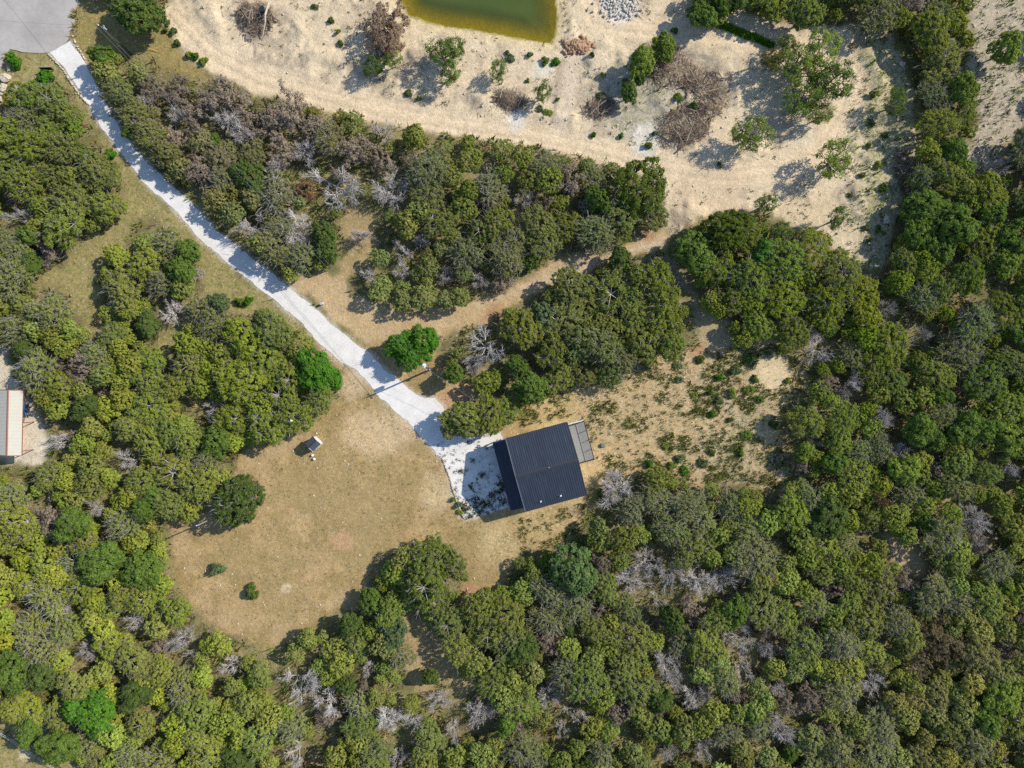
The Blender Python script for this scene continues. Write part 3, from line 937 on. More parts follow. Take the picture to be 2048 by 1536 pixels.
p1, x1, y1 = pole(262, 107, 9.0, "dark wooden power pole between the asphalt and the sand", M_POLE, rz=math.radians(20))
MB().box(-.62, .62, -.06, .06, 8.25, 8.37).build("crossarm", M_POLEL, p1)
for s in (-.55, 0.0, .55):
    MB().tube((s, 0, 8.37 if s else 9.04), (s, 0, 8.62 if s else 9.27), .05, .03, n=8).build("insulator", M_PVC, p1)
MB().tube((.25, .12, 7.3), (.25, .12, 7.9), .14, n=10).build("cutout_box", M_GALV, p1)
p2, x2, y2 = pole(863, 738, 9.3, "power pole with grey transformer standing beside the vivid green oak", M_POLE, rz=math.radians(-45), r=.17)
MB().box(-.55, .55, -.06, .06, 8.85, 8.97).build("crossarm", M_POLEL, p2)
for s in (-.48, .48):
    MB().tube((s, 0, 8.97), (s, 0, 9.2), .05, .03, n=8).build("insulator", M_PVC, p2)
tf = MB().tube((-.42, .12, 6.9), (-.42, .12, 7.9), .30, n=16).build("transformer", M_GALV, p2)
MB().tube((-.42, .12, 7.9), (-.42, .12, 7.97), .31, .22, n=16).build("lid", M_PVC, tf)
MB().tube((-.36, .2, 7.97), (-.36, .2, 8.25), .05, .03, n=8).build("bushing", M_PVC, tf)
MB().box(.12, .3, -.08, .08, 3.2, 3.75).build("meter_box", M_GALV, p2)
MB().path([(-.3, .3, 8.0), (.1, .75, 8.35), (.45, .3, 8.9)], .02, 6).build("jumper_wire", M_BLACK, p2)
p3, x3, y3 = pole(434, 1033, 7.4, "bare pale wooden pole beside the oak at the clearing's left edge", M_POLEL, r=.13)
MB().box(-.3, .3, -.05, .05, 7.05, 7.15).build("crossarm", M_POLEL, p3)
p4, x4, y4 = pole(599, 831, 5.4, "short wooden lamp pole poking out of junipers near the shed", M_POLEL, rz=math.radians(-60), r=.11)
MB().path([(0, 0, 5.2), (.35, 0, 5.35), (.62, 0, 5.3)], .035, 6).build("lamp_arm", M_GALV, p4)
MB().tube((.66, 0, 5.12), (.66, 0, 5.42), .20, .12, n=14).build("lamp_head", M_PVC, p4)


def wire(p, q, sag, label, r=0.014):
    pts = []
    for i in range(25):
        t = i / 24
        pts.append((p[0] + (q[0] - p[0]) * t, p[1] + (q[1] - p[1]) * t, p[2] + (q[2] - p[2]) * t - sag * 4 * t * (1 - t)))
    o = MB().path(pts, r, 5).build("power_line", M_WIRE)
    tag(o, label, "cable", "overhead cables")


u = (math.cos(math.radians(-45)), math.sin(math.radians(-45)))
wire((x1 + .1, y1 + .1, 9.2), (x2 + .3, y2 + .25, 9.15), 1.1, "upper overhead cable running above the driveway woods between the two power poles")
wire((x1 - .4, y1 - .15, 8.6), (x2 - .25, y2 - .2, 8.5), 1.3, "lower overhead cable running above the driveway woods between the two power poles")
wire((x1, y1, 8.6), (-100, y1 + 2.5, 9.0), 0.5, "overhead cable leaving the asphalt power pole towards the left edge")
wire((x1, y1, 9.2), (x1 - 22, y1 + 26, 9.0), 0.5, "overhead cable crossing the asphalt turning circle diagonally")
hwx, hwy = HC[0] + math.cos(HA) * -2.0 - math.sin(HA) * 5.9, HC[1] + math.sin(HA) * -2.0 + math.cos(HA) * 5.9
wire((x2, y2, 7.4), (hwx, hwy, 5.8), 0.5, "service cable from the transformer pole to the house")

# ------------------------------------------------------------------ sign, boulders, edging and small items
sx, sy = W(98, 141)
sg = empty("signboard", (sx, sy, 0), math.radians(1))
tag(sg, "plain black rectangular signboard on two posts left of the driveway mouth", "sign")
MB().box(-.98, .98, -.03, .03, .22, 1.25).build("panel", M_BLACK, sg)
for s in (-.8, .8):
    MB().box(s - .05, s + .05, .03, .12, 0, 1.3).build("post", M_POLEL, sg)
MB().box(-1.0, 1.0, -.05, .05, 1.251, 1.29).build("cap_rail", M_POLEL, sg)


def rock_mesh(seed, nlat=6, nlon=9, flat=0.6, rough=0.28):
    g = np.random.default_rng(seed)
    v = [(0, 0, flat)]
    for i in range(1, nlat):
        th = math.pi * i / nlat
        for j in range(nlon):
            ph = 2 * math.pi * j / nlon + (i % 2) * 0.3
            k = 1 + g.uniform(-rough, rough)
            v.append((math.sin(th) * math.cos(ph) * k, math.sin(th) * math.sin(ph) * k, math.cos(th) * flat * k))
    v.append((0, 0, -flat))
    f = [(0, 1 + j, 1 + (j + 1) % nlon) for j in range(nlon)]
    for i in range(nlat - 2):
        for j in range(nlon):
            a_ = 1 + i * nlon + j; b_ = 1 + i * nlon + (j + 1) % nlon
            f.append((a_, a_ + nlon, b_ + nlon, b_))
    n_ = len(v) - 1
    f += [(n_, 1 + (nlat - 2) * nlon + (j + 1) % nlon, 1 + (nlat - 2) * nlon + j) for j in range(nlon)]
    return np.array(v), f


rocks = []
for s in range(6):
    v, f = rock_mesh(s + 3)
    mm_ = mesh_from("boulder", v, f); mm_.materials.append(M_STONE); rocks.append(mm_)
for i, (px, py, r, lab) in enumerate([(13, 156, .9, "largest pale limestone boulder at the left edge below the asphalt"),
                                      (8, 176, .72, "second pale boulder just below the largest one at the left edge"),
                                      (-1, 198, .6, "third pale boulder cut off by the left edge of the picture"),
                                      (18, 139, .36, "small flat stone tucked under the round bush by the asphalt"),
                                      (3, 187, .32, "small pale stone wedged between the boulders at the left edge"),
                                      (326, 41, .40, "white stone beside the dark juniper at the top sand edge"),
                                      (1772, 440, .75, "white limestone block at the right end of the sand clearing"),
                                      (1803, 128, .5, "pale slab at the upper right rim of the sand clearing"),
                                      (1807, 318, .42, "pale stone lying by the brush row on the clearing's right")]):
    x, y = W(px, py)
    o = bpy.data.objects.new("boulder", rocks[i % 6]); COL.objects.link(o)
    o.location = (x, y, r * .25); o.scale = (r, r * .82, r * .7); o.rotation_euler = (0, 0, i * 1.3)
    tag(o, lab, "boulder", "loose boulders")


def stone_field(name, pts, sizes, mat, label, cat=None, kind="stuff", lift=0.3, seed=5):
    """many small stones in one mesh"""
    g = np.random.default_rng(seed)
    base, f = rock_mesh(17, 4, 6, 0.6, 0.2)
    tri = []
    for q in f:
        for j in range(1, len(q) - 1): tri.append((q[0], q[j], q[j + 1]))
    tri = np.array(tri)
    V = []; Fs = []
    for i, ((x, y, z), s) in enumerate(zip(pts, sizes)):
        a_ = g.uniform(0, 6.28); c_, s_ = math.cos(a_), math.sin(a_)
        k_ = base * g.uniform(.75, 1.3, (1, 3)) * s
        R = np.stack([k_[:, 0] * c_ - k_[:, 1] * s_ + x, k_[:, 0] * s_ + k_[:, 1] * c_ + y, k_[:, 2] + z + s * lift], 1)
        V.append(R); Fs.append(tri + i * len(base))
    o = link(name, mesh_from(name, np.concatenate(V), np.concatenate(Fs)), mat)
    return tag(o, label, cat, kind=kind)


def along(line, step, jit, g):
    out = []
    for (xa, ya), (xb, yb) in zip(line[:-1], line[1:]):
        L = math.hypot(xb - xa, yb - ya); k = max(1, int(L / step))
        for j in range(k):
            t = (j + g.uniform(0, .6)) / k
            out.append((xa + (xb - xa) * t + g.uniform(-jit, jit), ya + (yb - ya) * t + g.uniform(-jit, jit)))
    return out


g = np.random.default_rng(77)
edges = [([(96, 108), (112, 124), (128, 142), (146, 170), (160, 190), (182, 214)], "row of pale edging stones along the left of the driveway mouth", 3.6),
         ([(145, 70), (150, 84), (157, 97), (172, 122), (190, 152)], "row of pale edging stones along the right of the driveway mouth", 5.0),
         ([(885, 919), (893, 938), (900, 956), (908, 985), (917, 1012), (929, 1038)], "low stone kerb along the left side of the white parking pad", 2.6)]
for line, lab, st in edges:
    pts = along(line, st, .6, g)
    stone_field("stone_edging", [(*W(*p), 0.02) for p in pts], g.uniform(.14, .24, len(pts)), M_STONE, lab, "edging", seed=len(pts))

pts = [(g.normal(1155, 13), g.normal(93, 7)) for _ in range(190)]
stone_field("rock_pile", [(*W(*p), max(0, .5 - .02 * math.hypot(p[0] - 1155, (p[1] - 93) * 1.6))) for p in pts], g.uniform(.16, .34, 190), M_ROCK,
            "heap of rusty brown rocks by the pond's lower right corner", "rock pile", seed=9)
pts = [(g.normal(1240, 20), g.normal(10, 14)) for _ in range(420)]
stone_field("rubble", [(*W(*p), 0) for p in pts], g.uniform(.05, .30, 420) * g.uniform(.5, 1.1, 420), simple("white_rubble", (.50, .46, .40), .9, .1, 0, .35, 2),
            "spread of white limestone rubble at the top right of the pond", "rubble", seed=10)

for px, py, nm, lab in ((645, 608, "cable_pedestal", "small white cable pedestal standing right of the driveway bend"),):
    x, y = W(px, py)
    o = empty(nm, (x, y, 0), .4); tag(o, lab, "pedestal")
    MB().box(-.22, .22, -.16, .16, 0, .75).build("cabinet", M_PVC, o)
    MB().box(-.25, .25, -.19, .19, .751, .82).build("cabinet_lid", M_GALV, o)
x, y = W(1205, 890.5)
o = empty("septic_cover", (x, y, 0)); tag(o, "round grey-green tank cover in the yard right of the deck", "cover")
MB().tube((0, 0, -.1), (0, 0, .28), .33, n=20).build("riser", M_LID, o)
MB().tube((0, 0, .281), (0, 0, .34), .36, .30, n=20).build("lid", M_LID, o)
x, y = W(538, 910.5)
for px, py, lab in ((626.5, 910, "white plastic bucket below the tiny shed"), (630, 917.5, "white plastic jug lying below the bucket by the shed")):
    x, y = W(px, py)
    o = empty("bucket", (x, y, 0)); tag(o, lab, "bucket")
    MB().tube((0, 0, 0), (0, 0, .36), .15, .19, n=14, cap=True).build("shell", M_PVC, o)
    MB().tube((0, 0, .361), (0, 0, .385), .205, n=14).build("rim", M_PVC, o)
xa, ya = W(285, 93); xb, yb = W(314, 103)
o = MB().tube((xa, ya, .55), (xb, yb, .06), .05, n=8).tube((xb, yb, .06), (xb + .5, yb - .2, .04), .03, .01, n=6).build("guy_guard", M_YELLOW)
tag(o, "thin yellow guy-wire guard on the grass right of the pole", "guard")

# pipe fence in the lower left corner
fx = [W(*p) for p in ((-60, 1420), (-20, 1441), (18, 1463), (50, 1484), (84, 1506), (118, 1528), (150, 1550), (190, 1576))]
fo = empty("pipe_fence", (fx[0][0], fx[0][1], 0))
tag(fo, "dark pipe fence with long rails crossing the bottom left corner", "fence")
loc = [(a_ - fx[0][0], b_ - fx[0][1]) for a_, b_ in fx]
for i, (a_, b_) in enumerate(loc):
    MB().tube((a_, b_, -.2), (a_, b_, 1.5), .06, n=8).build("post", M_BLACK, fo)
    if i:
        for z in (.4, .8, 1.15, 1.45):
            MB().tube((loc[i - 1][0], loc[i - 1][1], z), (a_, b_, z), .04, n=6, cap=False).build("rail", M_GALV if z > 1 else M_TRIM, fo)


# ------------------------------------------------------------------ brush piles
def stick_bundle(gen, n, rx, ry, hgt, lmin, lmax, thick):
    P0 = []; P1 = []; R0 = []; R1 = []
    for i in range(n):
        t = gen.uniform(0, 6.283); q = math.sqrt(gen.uniform(0, 1))
        cx, cy = rx * q * math.cos(t), ry * q * math.sin(t)
        z = hgt * (1 - q * q) * gen.uniform(.15, 1.05)
        a_ = gen.uniform(0, 6.283); L = gen.uniform(lmin, lmax); up = gen.uniform(-.25, .35)
        d = np.array((math.cos(a_), math.sin(a_), up)); d /= np.linalg.norm(d)
        p = np.array((cx, cy, max(z, .05))) - d * L * .5
        r = thick * gen.uniform(.5, 1.3)
        for s in range(3):
            p2_ = p + d * L / 3
            p2_[2] = max(p2_[2], .04)
            P0.append(p.copy()); P1.append(p2_.copy()); R0.append(r * (1 - .28 * s)); R1.append(r * (1 - .28 * (s + 1)))
            d = d + gen.normal(0, .22, 3); d[2] -= .05; d /= np.linalg.norm(d); p = p2_
    return tubes(P0, P1, R0, R1, 3)


lg = [(*W(537.6, 4.7, 1.7), 1.7), (*W(530, 31, 1.9), 1.9), (*W(530.5, 44, 1.5), 1.5), (*W(525, 72.6, .4), .4)]
tag(MB().path(lg, [.18, .16, .14, .08], 8).build("bare_log", M_LOG), "long pale bare log lying across the brush pile with the drum", "log")
x, y = W(524.5, 18.5, 1.6)
o = empty("plastic_drum", (x, y, 1.05)); tag(o, "black plastic drum on top of the upper left brush pile", "drum")
MB().tube((0, 0, 0), (0, 0, .75), .44, .46, n=20).build("barrel", M_DRUM, o)
MB().tube((0, 0, .751), (0, 0, .80), .47, .42, n=20).build("lid", M_DRUM, o)
x, y = W(499, 73, .3)
o = empty("pallet", (x, y, .2), .03); tag(o, "wooden slatted pallet leaning on the lower edge of the drum brush pile", "pallet")
for i in range(6):
    MB().box(-.55, .55, -.42 + i * .17, -.32 + i * .17, .1, .125).build("slat", M_PALLET, o)
for s in (-.5, 0, .5):
    MB().box(s - .04, s + .04, -.44, .54, 0, .099).build("bearer", M_PALLET, o)


# ------------------------------------------------------------------ trees
def leaves(gen, centers, dirs, rc, n, size, flat=0.55):
    """n leaf triangles for each clump -> (m*n,3,3)"""
    m = len(centers)
    C = np.repeat(centers, n, 0); D = np.repeat(dirs, n, 0); RC = np.repeat(rc, n)
    d = gen.normal(0, 1, (m * n, 3)); d /= np.linalg.norm(d, axis=1, keepdims=True)
    d = d + D * .55 + np.array((0, 0, .15)); d /= np.linalg.norm(d, axis=1, keepdims=True)
    p = C + d * (RC * gen.uniform(.3, 1.0, m * n) ** .7 * np.where(gen.uniform(0, 1, m * n) < .12, 1.35, 1.0))[:, None]
    nrm = d * .75 + D * .6 + np.array((0, 0, .55)) + gen.normal(0, flat, (m * n, 3)); nrm /= np.linalg.norm(nrm, axis=1, keepdims=True)
    t = np.cross(nrm, gen.normal(0, 1, (m * n, 3))); t /= np.linalg.norm(t, axis=1, keepdims=True) + 1e-9
    b = np.cross(nrm, t)
    s = (size * gen.uniform(.6, 1.4, m * n))[:, None]
    return np.stack([p - t * s * .42 - b * s * .5, p + t * s * .42 - b * s * .5, p + b * s * .75], 1)


def crown_arrays(seed, lobes=6, cl=16, rc=(.42, .68), nleaf=70, size=.19, R=3.0, top=5.0, keep=1.0, spread=1.0, gap=.27, zf=.75):
    gen = np.random.default_rng(seed)
    LC = []; LR = []
    for i in range(lobes):
        if i == 0: x = y = 0; rl = gen.uniform(1.35, 1.75)
        else:
            a_ = 2 * math.pi * (i + gen.uniform(-.3, .3)) / (lobes - 1); q = gen.uniform(1.05, 1.75) * spread
            x, y = q * math.cos(a_), q * math.sin(a_); rl = gen.uniform(.95, 1.4)
        z = top - rl * zf - (0 if i == 0 else gen.uniform(.1, 1.4))
        LC.append((x, y, z)); LR.append(rl)
    LC = np.array(LC); LR = np.array(LR)
    CC = []; DD = []
    for i in range(lobes):
        k_ = 0
        for _ in range(cl * 4):
            d = gen.normal(0, 1, 3); d /= np.linalg.norm(d)
            if d[2] < -.35: continue
            c = LC[i] + d * LR[i] * gen.uniform(.70, 1.04) * np.array((1, 1, zf))
            ins = False
            for j in range(lobes):
                if j != i and np.linalg.norm(c - LC[j]) < LR[j] * .66: ins = True
            if ins or gen.uniform() > keep: continue
            if CC and np.min(np.linalg.norm(np.array(CC) - c, axis=1)) < gap: continue
            CC.append(c); DD.append(d); k_ += 1
            if k_ >= cl: break
    CC = np.array(CC); DD = np.array(DD)
    # lower skirts
    RCs = gen.uniform(rc[0], rc[1], len(CC))
    T = leaves(gen, CC, DD, RCs, nleaf, size)
    s = R / np.percentile(np.linalg.norm(T[:, :, :2].reshape(-1, 2), axis=1), 97)
    T[:, :, :2] *= s; CC[:, :2] *= s; LC[:, :2] *= s
    return T, CC, LC, DD


def segs_to_mesh(name, S, n=4):
    S = np.array(S)
    v, f = tubes(S[:, 0:3], S[:, 3:6], S[:, 6], S[:, 7], n)
    me = mesh_from(name, v, f); me.materials.append(M_WOOD)
    return me


def live_frame(seed, CC, LC, twigs=2, tw_r=.022, reach=.75):
    gen = np.random.default_rng(seed + 500)
    S = []
    zt = min(1.1, float(LC[:, 2].min()) * .6)
    S.append((0, 0, -.2, .05, .03, zt, .24, .19))
    for c in LC:
        mid_ = np.array((.05, .03, zt)) * .45 + c * .55 + gen.normal(0, .15, 3); mid_[2] -= .25
        S.append((.05, .03, zt, *mid_, .13, .09)); S.append((*mid_, *c, .09, .06))
    for c in CC:
        j = np.argmin(np.linalg.norm(LC - c, axis=1))
        S.append((*LC[j], *c, .045, .025))
        for _ in range(twigs):
            d = (c - LC[j]); d = d / (np.linalg.norm(d) + 1e-6) + gen.normal(0, .55, 3) + np.array((0, 0, .2))
            e_ = c + d * gen.uniform(.3, reach)
            S.append((*c, *e_, tw_r, tw_r * .4))
            for _ in range(2):
                f0 = c + (e_ - c) * gen.uniform(.3, .8)
                S.append((*f0, *(f0 + (d + gen.normal(0, .6, 3)) * gen.uniform(.15, .35)), tw_r * .7, tw_r * .3))
    return segs_to_mesh("trunk", S)


def dead_segs(seed, R=3.0, H=4.6, limbs=6, levels=4, br=(3, 3, 3), spread=1.0, up=.55, th=.13):
    gen = np.random.default_rng(seed)
    S = []

    def grow(p, d, L, r, lev):
        n = 2 if lev < 3 else 1
        for i in range(n):
            d = d + gen.normal(0, .16, 3); d /= np.linalg.norm(d)
            e_ = p + d * L / n
            S.append((*p, *e_, r, r * (.78 if i < n - 1 or lev < levels - 1 else .35)))
            if lev < levels - 1:
                kk = br[min(lev, len(br) - 1)] if i == n - 1 else max(1, br[min(lev, len(br) - 1)] - 1)
                for _ in range(kk):
                    dd_ = d + gen.normal(0, .52, 3); dd_[2] += .06
                    dd_ /= np.linalg.norm(dd_)
                    grow(e_, dd_, L * gen.uniform(.48, .72), r * .60, lev + 1)
            p = e_; r *= .78
    S.append((0, 0, -.2, 0, 0, .7, th * 1.5, th * 1.3))
    for i in range(limbs):
        a_ = 2 * math.pi * (i + gen.uniform(-.35, .35)) / limbs
        d = np.array((math.cos(a_) * spread, math.sin(a_) * spread, up + gen.uniform(-.2, .5))); d /= np.linalg.norm(d)
        grow(np.array((0, 0, .65)), d, gen.uniform(1.4, 2.0), th * gen.uniform(.7, 1.0), 0)
    S = np.array(S)
    s = R / np.percentile(np.hypot(S[:, 3], S[:, 4]), 97); z = H / max(S[:, 5].max(), S[:, 2].max())
    S[:, [0, 1, 3, 4]] *= s; S[:, [2, 5]] = np.where(S[:, [2, 5]] > 0, S[:, [2, 5]] * z, S[:, [2, 5]])
    return S


piles = [(506, 34, 3.2, 2.9, 1.4, 900, "brush pile with a black drum and pallet in the upper left sand", 0.0),
         (1018, 196, 3.0, 1.7, 1.1, 420, "small brown brush pile on the sand left of the bare path", -.3),
         (1198, 214, 3.0, 1.5, 1.0, 380, "small brush pile of sticks right of the bare path", .3),
         (1335, 130, 5.0, 4.0, 1.9, 1300, "tall brush pile with pale boughs beside two round green oaks", -.5),
         (1415, 180, 4.4, 3.6, 1.6, 950, "brush pile right of the largest one, trailing towards the lower right", -.7),
         (1368, 252, 4.8, 3.7, 1.8, 1100, "rounded brush pile nearest the dirt road in the clearing", .4),
         (1812, 345, 1.6, 5.0, .9, 420, "long row of brush at the right rim of the clearing", .3),
         (1122, 1318, 2.2, 1.5, .9, 200, "dark twig heap in the woods below the house", .4),
         (1070, 60, .01, .01, .1, 2, "", 0)]
pile_objs = {}
for i, (px, py, rx, ry, hgt, n, lab, rz) in enumerate(piles):
    if not lab: continue
    gen = np.random.default_rng(200 + i)
    x, y = W(px, py, hgt * .4)
    o = empty("brush_pile", (x, y, float(gz(x, y))), rz)
    tag(o, lab, "brush pile", "brush piles")
    v, f = stick_bundle(gen, n // 2, rx, ry, hgt, .8, 2.6, .034)
    Vs = [v]; Fs = [f]
    for k_ in range(max(3, n // 90)):
        S = dead_segs(900 + i * 40 + k_, limbs=5, levels=4, br=(2, 2, 3), up=1.3, th=.13)
        sc_ = gen.uniform(.45, .8); a_ = gen.uniform(0, 6.283); t = gen.uniform(0, 6.283); q = math.sqrt(gen.uniform(0, .75))
        off = np.array((rx * q * math.cos(t), ry * q * math.sin(t), hgt * (1 - q * q) * gen.uniform(.3, .9) + .2))
        for b_ in (0, 3):
            x_, y_, z_ = S[:, b_].copy(), S[:, b_ + 1].copy(), S[:, b_ + 2].copy()
            lx, ly, lz = (z_ - 2.3) * sc_, y_ * sc_, x_ * sc_ * .35
            S[:, b_] = lx * math.cos(a_) - ly * math.sin(a_) + off[0]; S[:, b_ + 1] = lx * math.sin(a_) + ly * math.cos(a_) + off[1]
            S[:, b_ + 2] = np.maximum(lz + off[2], .04)
        v2, f2 = tubes(S[:, 0:3], S[:, 3:6], S[:, 6] * .8, S[:, 7] * .8, 3)
        Fs.append(f2 + sum(len(a) for a in Vs)); Vs.append(v2)
    v = np.concatenate(Vs); f = np.concatenate(Fs)
    s = link("stick", mesh_from("stick", v, f), M_STICK, o); s["kind"] = "stuff"
    nl = 3 if n < 500 else 7
    for k_ in range(nl):
        t = gen.uniform(0, 6.28); L = gen.uniform(2.0, 4.0); q = gen.uniform(0, .8)
        c_ = np.array((rx * q * math.cos(t), ry * q * math.sin(t), hgt * (1 - q * q) * .9 + .25))
        a_ = gen.uniform(0, 6.28); d = np.array((math.cos(a_), math.sin(a_), gen.uniform(-.15, .15)))
        m1 = c_ + gen.normal(0, .15, 3)
        MB().path([c_ - d * L / 2, m1, c_ + d * L / 2], [.07, .05, .02], 6).build("bough", M_PALLET, o)
    pile_objs[i] = o


def crown_obj_mesh(name, T, mat):
    me = mesh_from(name, T.reshape(-1, 3), np.arange(len(T) * 3).reshape(-1, 3))
    me.materials.append(mat)
    return me


VAR = {}
CROWN_T = {}
VAR['J'] = []; CROWN_T['J'] = []
for s in range(16):
    T, CC, LC, DD = crown_arrays(100 + s, lobes=6 + s % 4, cl=34, rc=(.20, .38 + .02 * (s % 4)), nleaf=46, size=.17 + .015 * (s % 5), gap=.38 + .02 * (s % 4), spread=1 + .08 * (s % 3), zf=.6 + .08 * (s % 4))
    CROWN_T['J'].append(T)
    VAR['J'].append((crown_obj_mesh("crown", T, M_LEAF), live_frame(100 + s, CC, LC, 1, .018, .5)))
VAR['G'] = []
for s in range(5):
    T, CC, LC, DD = crown_arrays(150 + s, lobes=7, cl=30, rc=(.20, .36), nleaf=36, size=.18, gap=.42)
    VAR['G'].append((crown_obj_mesh("crown", T, M_LEAF), live_frame(150 + s, CC, LC, 2, .024, .7)))
VAR['O'] = []
for s in range(6):
    T, CC, LC, DD = crown_arrays(180 + s, lobes=7 + s % 3, cl=24, rc=(.28, .55), nleaf=75, size=.24, gap=.44)
    VAR['O'].append((crown_obj_mesh("crown", T, M_OAK), live_frame(180 + s, CC, LC, 1)))
VAR['P'] = []          # open, sparse crowned
for s in range(4):
    T, CC, LC, DD = crown_arrays(220 + s, lobes=7, cl=8, rc=(.42, .80), nleaf=52, size=.19, keep=.7, spread=1.15)
    VAR['P'].append((crown_obj_mesh("crown", T, M_OAK), live_frame(220 + s, CC, LC, 2, .03)))
VAR['B'] = []
for s in range(4):
    S = dead_segs(260 + s, limbs=7, levels=4, br=(3, 2, 3), up=.9, th=.10)
    gen = np.random.default_rng(280 + s)
    tips = S[S[:, 7] < .035][:, 3:6]
    tips = tips[gen.permutation(len(tips))[:420]]
    dd = tips - np.array((0, 0, 1.5)); dd /= np.linalg.norm(dd, axis=1, keepdims=True)
    T = leaves(gen, tips, dd, gen.uniform(.15, .34, len(tips)), 12, .15)
    VAR['B'].append((crown_obj_mesh("crown", T, M_BROWN), segs_to_mesh("trunk", S, 3)))
VAR['D'] = []
for s in range(14):
    S = dead_segs(300 + s, limbs=4 + s % 5, levels=4, br=((3, 4, 5), (4, 4, 4), (4, 3, 6))[s % 3], up=.5 + .2 * (s % 4), th=.11 + .012 * (s % 4))
    k = len(S)
    gen = np.random.default_rng(330 + s)
    main = S[:1 + 0]
    thick = S[:, 6] > .07
    VAR['D'].append((segs_to_mesh("branches", S[~thick], 3), segs_to_mesh("trunk", S[thick], 4)))

OPEN_ARR = OPEN


def in_open(px, py):
    X = np.array([px]); Y = np.array([py])
    return any(sdist(p, X, Y)[0] > 0 for p in OPEN_ARR)


trees = []     # px, py, r(px), kind, tint or None


def T_(kind, *rows):
    for r in rows:
        trees.append([r[0], r[1], r[2], kind, r[3] if len(r) > 3 else None, r[4] if len(r) > 4 else None])


VIV = (.082, .215, .024); GRN = (.120, .195, .040); DGR = (.100, .152, .040); YGR = (.185, .26, .05); BLU = (.13, .19, .09)
T_('O', (800, 690, 30, VIV), (845, 685, 34, VIV), (822, 712, 30, VIV), (632, 742, 46, VIV), (910, 748, 20, GRN), (1060, 775, 34, GRN), (1035, 735, 24, GRN),
   (500, 355, 36, DGR), (648, 470, 27, DGR), (655, 505, 22, DGR), (375, 505, 26, GRN), (366, 540, 30, GRN), (295, 650, 26, DGR),
   (440, 606, 21, BLU), (185, 1422, 50, (.10, .235, .03)), (25, 1345, 42, GRN), (85, 1352, 30, DGR), (270, 1392, 32, DGR), (205, 1120, 46, GRN), (288, 1140, 40, GRN),
   (150, 1050, 36, GRN), (288, 1020, 26, GRN), (170, 815, 28, DGR), (432, 885, 32, GRN), (120, 1490, 38, GRN), (60, 1460, 26, GRN),
   (1388, 505, 42, GRN), (1525, 508, 27, (.09, .22, .04)), (1328, 96, 27, YGR), (1282, 126, 29, YGR), (1258, 186, 19, GRN), (1278, 162, 12, GRN),
   (1925, 180, 32, YGR), (1905, 302, 28, GRN), (1852, 415, 40, GRN), (1905, 450, 44, GRN), (1880, 500, 36, GRN), (1835, 470, 34, GRN), (2012, 98, 32, YGR),
   (2030, 470, 36, GRN), (1985, 430, 30, GRN), (1608, 905, 22, YGR), (1665, 925, 24, GRN), (1805, 938, 34, YGR), (1838, 862, 34, GRN), (1870, 880, 24, GRN),
   (1925, 860, 38, GRN), (1968, 855, 30, GRN), (2025, 875, 36, YGR), (1880, 790, 24, GRN), (1855, 1045, 19, GRN), (2008, 1172, 22, YGR), (1832, 1190, 17, BLU),
   (1652, 1265, 19, GRN), (2000, 1395, 42, YGR), (1970, 1440, 34, GRN), (745, 1205, 28, GRN), (700, 1250, 24, DGR), (1042, 1295, 36, DGR),
   (692, 1370, 20, DGR), (1012, 1452, 20, GRN), (1320, 1400, 26, DGR), (1345, 1240, 26, DGR), (280, 25, 44, DGR), (245, 18, 26, DGR),
   (205, 115, 24, GRN), (1405, 30, 30, GRN), (1440, 15, 22, GRN), (1240, 520, 26, DGR), (1085, 630, 26, BLU), (860, 1355, 18, DGR), (1200, 400, 30, GRN))
T_('O', (1145, 1140, 50, (.11, .18, .065)), (790, 1265, 30, (.11, .165, .075)))
T_('P', (1590, 130, 42, YGR), (1640, 110, 46, YGR), (1660, 165, 46, GRN), (1610, 195, 44, GRN), (1640, 230, 26, YGR), (1500, 272, 40, YGR), (1668, 320, 42, YGR),
   (1792, 205, 24, GRN), (1672, 438, 22, GRN), (1530, 408, 22, GRN), (885, 105, 32, GRN), (910, 95, 24, GRN), (900, 145, 26, GRN), (995, 143, 20, GRN), (1085, 185, 20, GRN),
   (785, 118, 20, YGR), (745, 130, 22, GRN), (1545, 120, 24, (.14, .13, .03)), (1560, 465, 22, GRN), (1575, 90, 22, GRN))
T_('B', (772, 46, 54, (.25, .165, .105)), (770, 80, 40, (.25, .165, .105)), (575, 212, 46), (540, 240, 34), (430, 190, 40), (350, 185, 34), (300, 170, 30), (385, 215, 30), (560, 300, 34), (500, 250, 32),
   (395, 330, 32), (410, 355, 30), (690, 300, 32), (1385, 1215, 24), (1402, 1245, 20), (1562, 1298, 20), (1625, 1395, 30), (1480, 1392, 22), (1585, 1415, 26), (1870, 1270, 36, (.16, .125, .06)),
   (1905, 1300, 38, (.17, .13, .065)), (1845, 1330, 30, (.15, .12, .06)), (2010, 1300, 26), (655, 1440, 26), (340, 270, 30), (275, 240, 28), (470, 200, 34), (620, 255, 30),
   (610, 375, 22, (.22, .12, .06)), (1090, 405, 22, (.17, .13, .08)), (975, 410, 26), (1815, 1165, 22), (1960, 1090, 22), (1760, 1000, 22, (.15, .1, .05)), (1880, 940, 22), (680, 345, 20), (765, 320, 26))
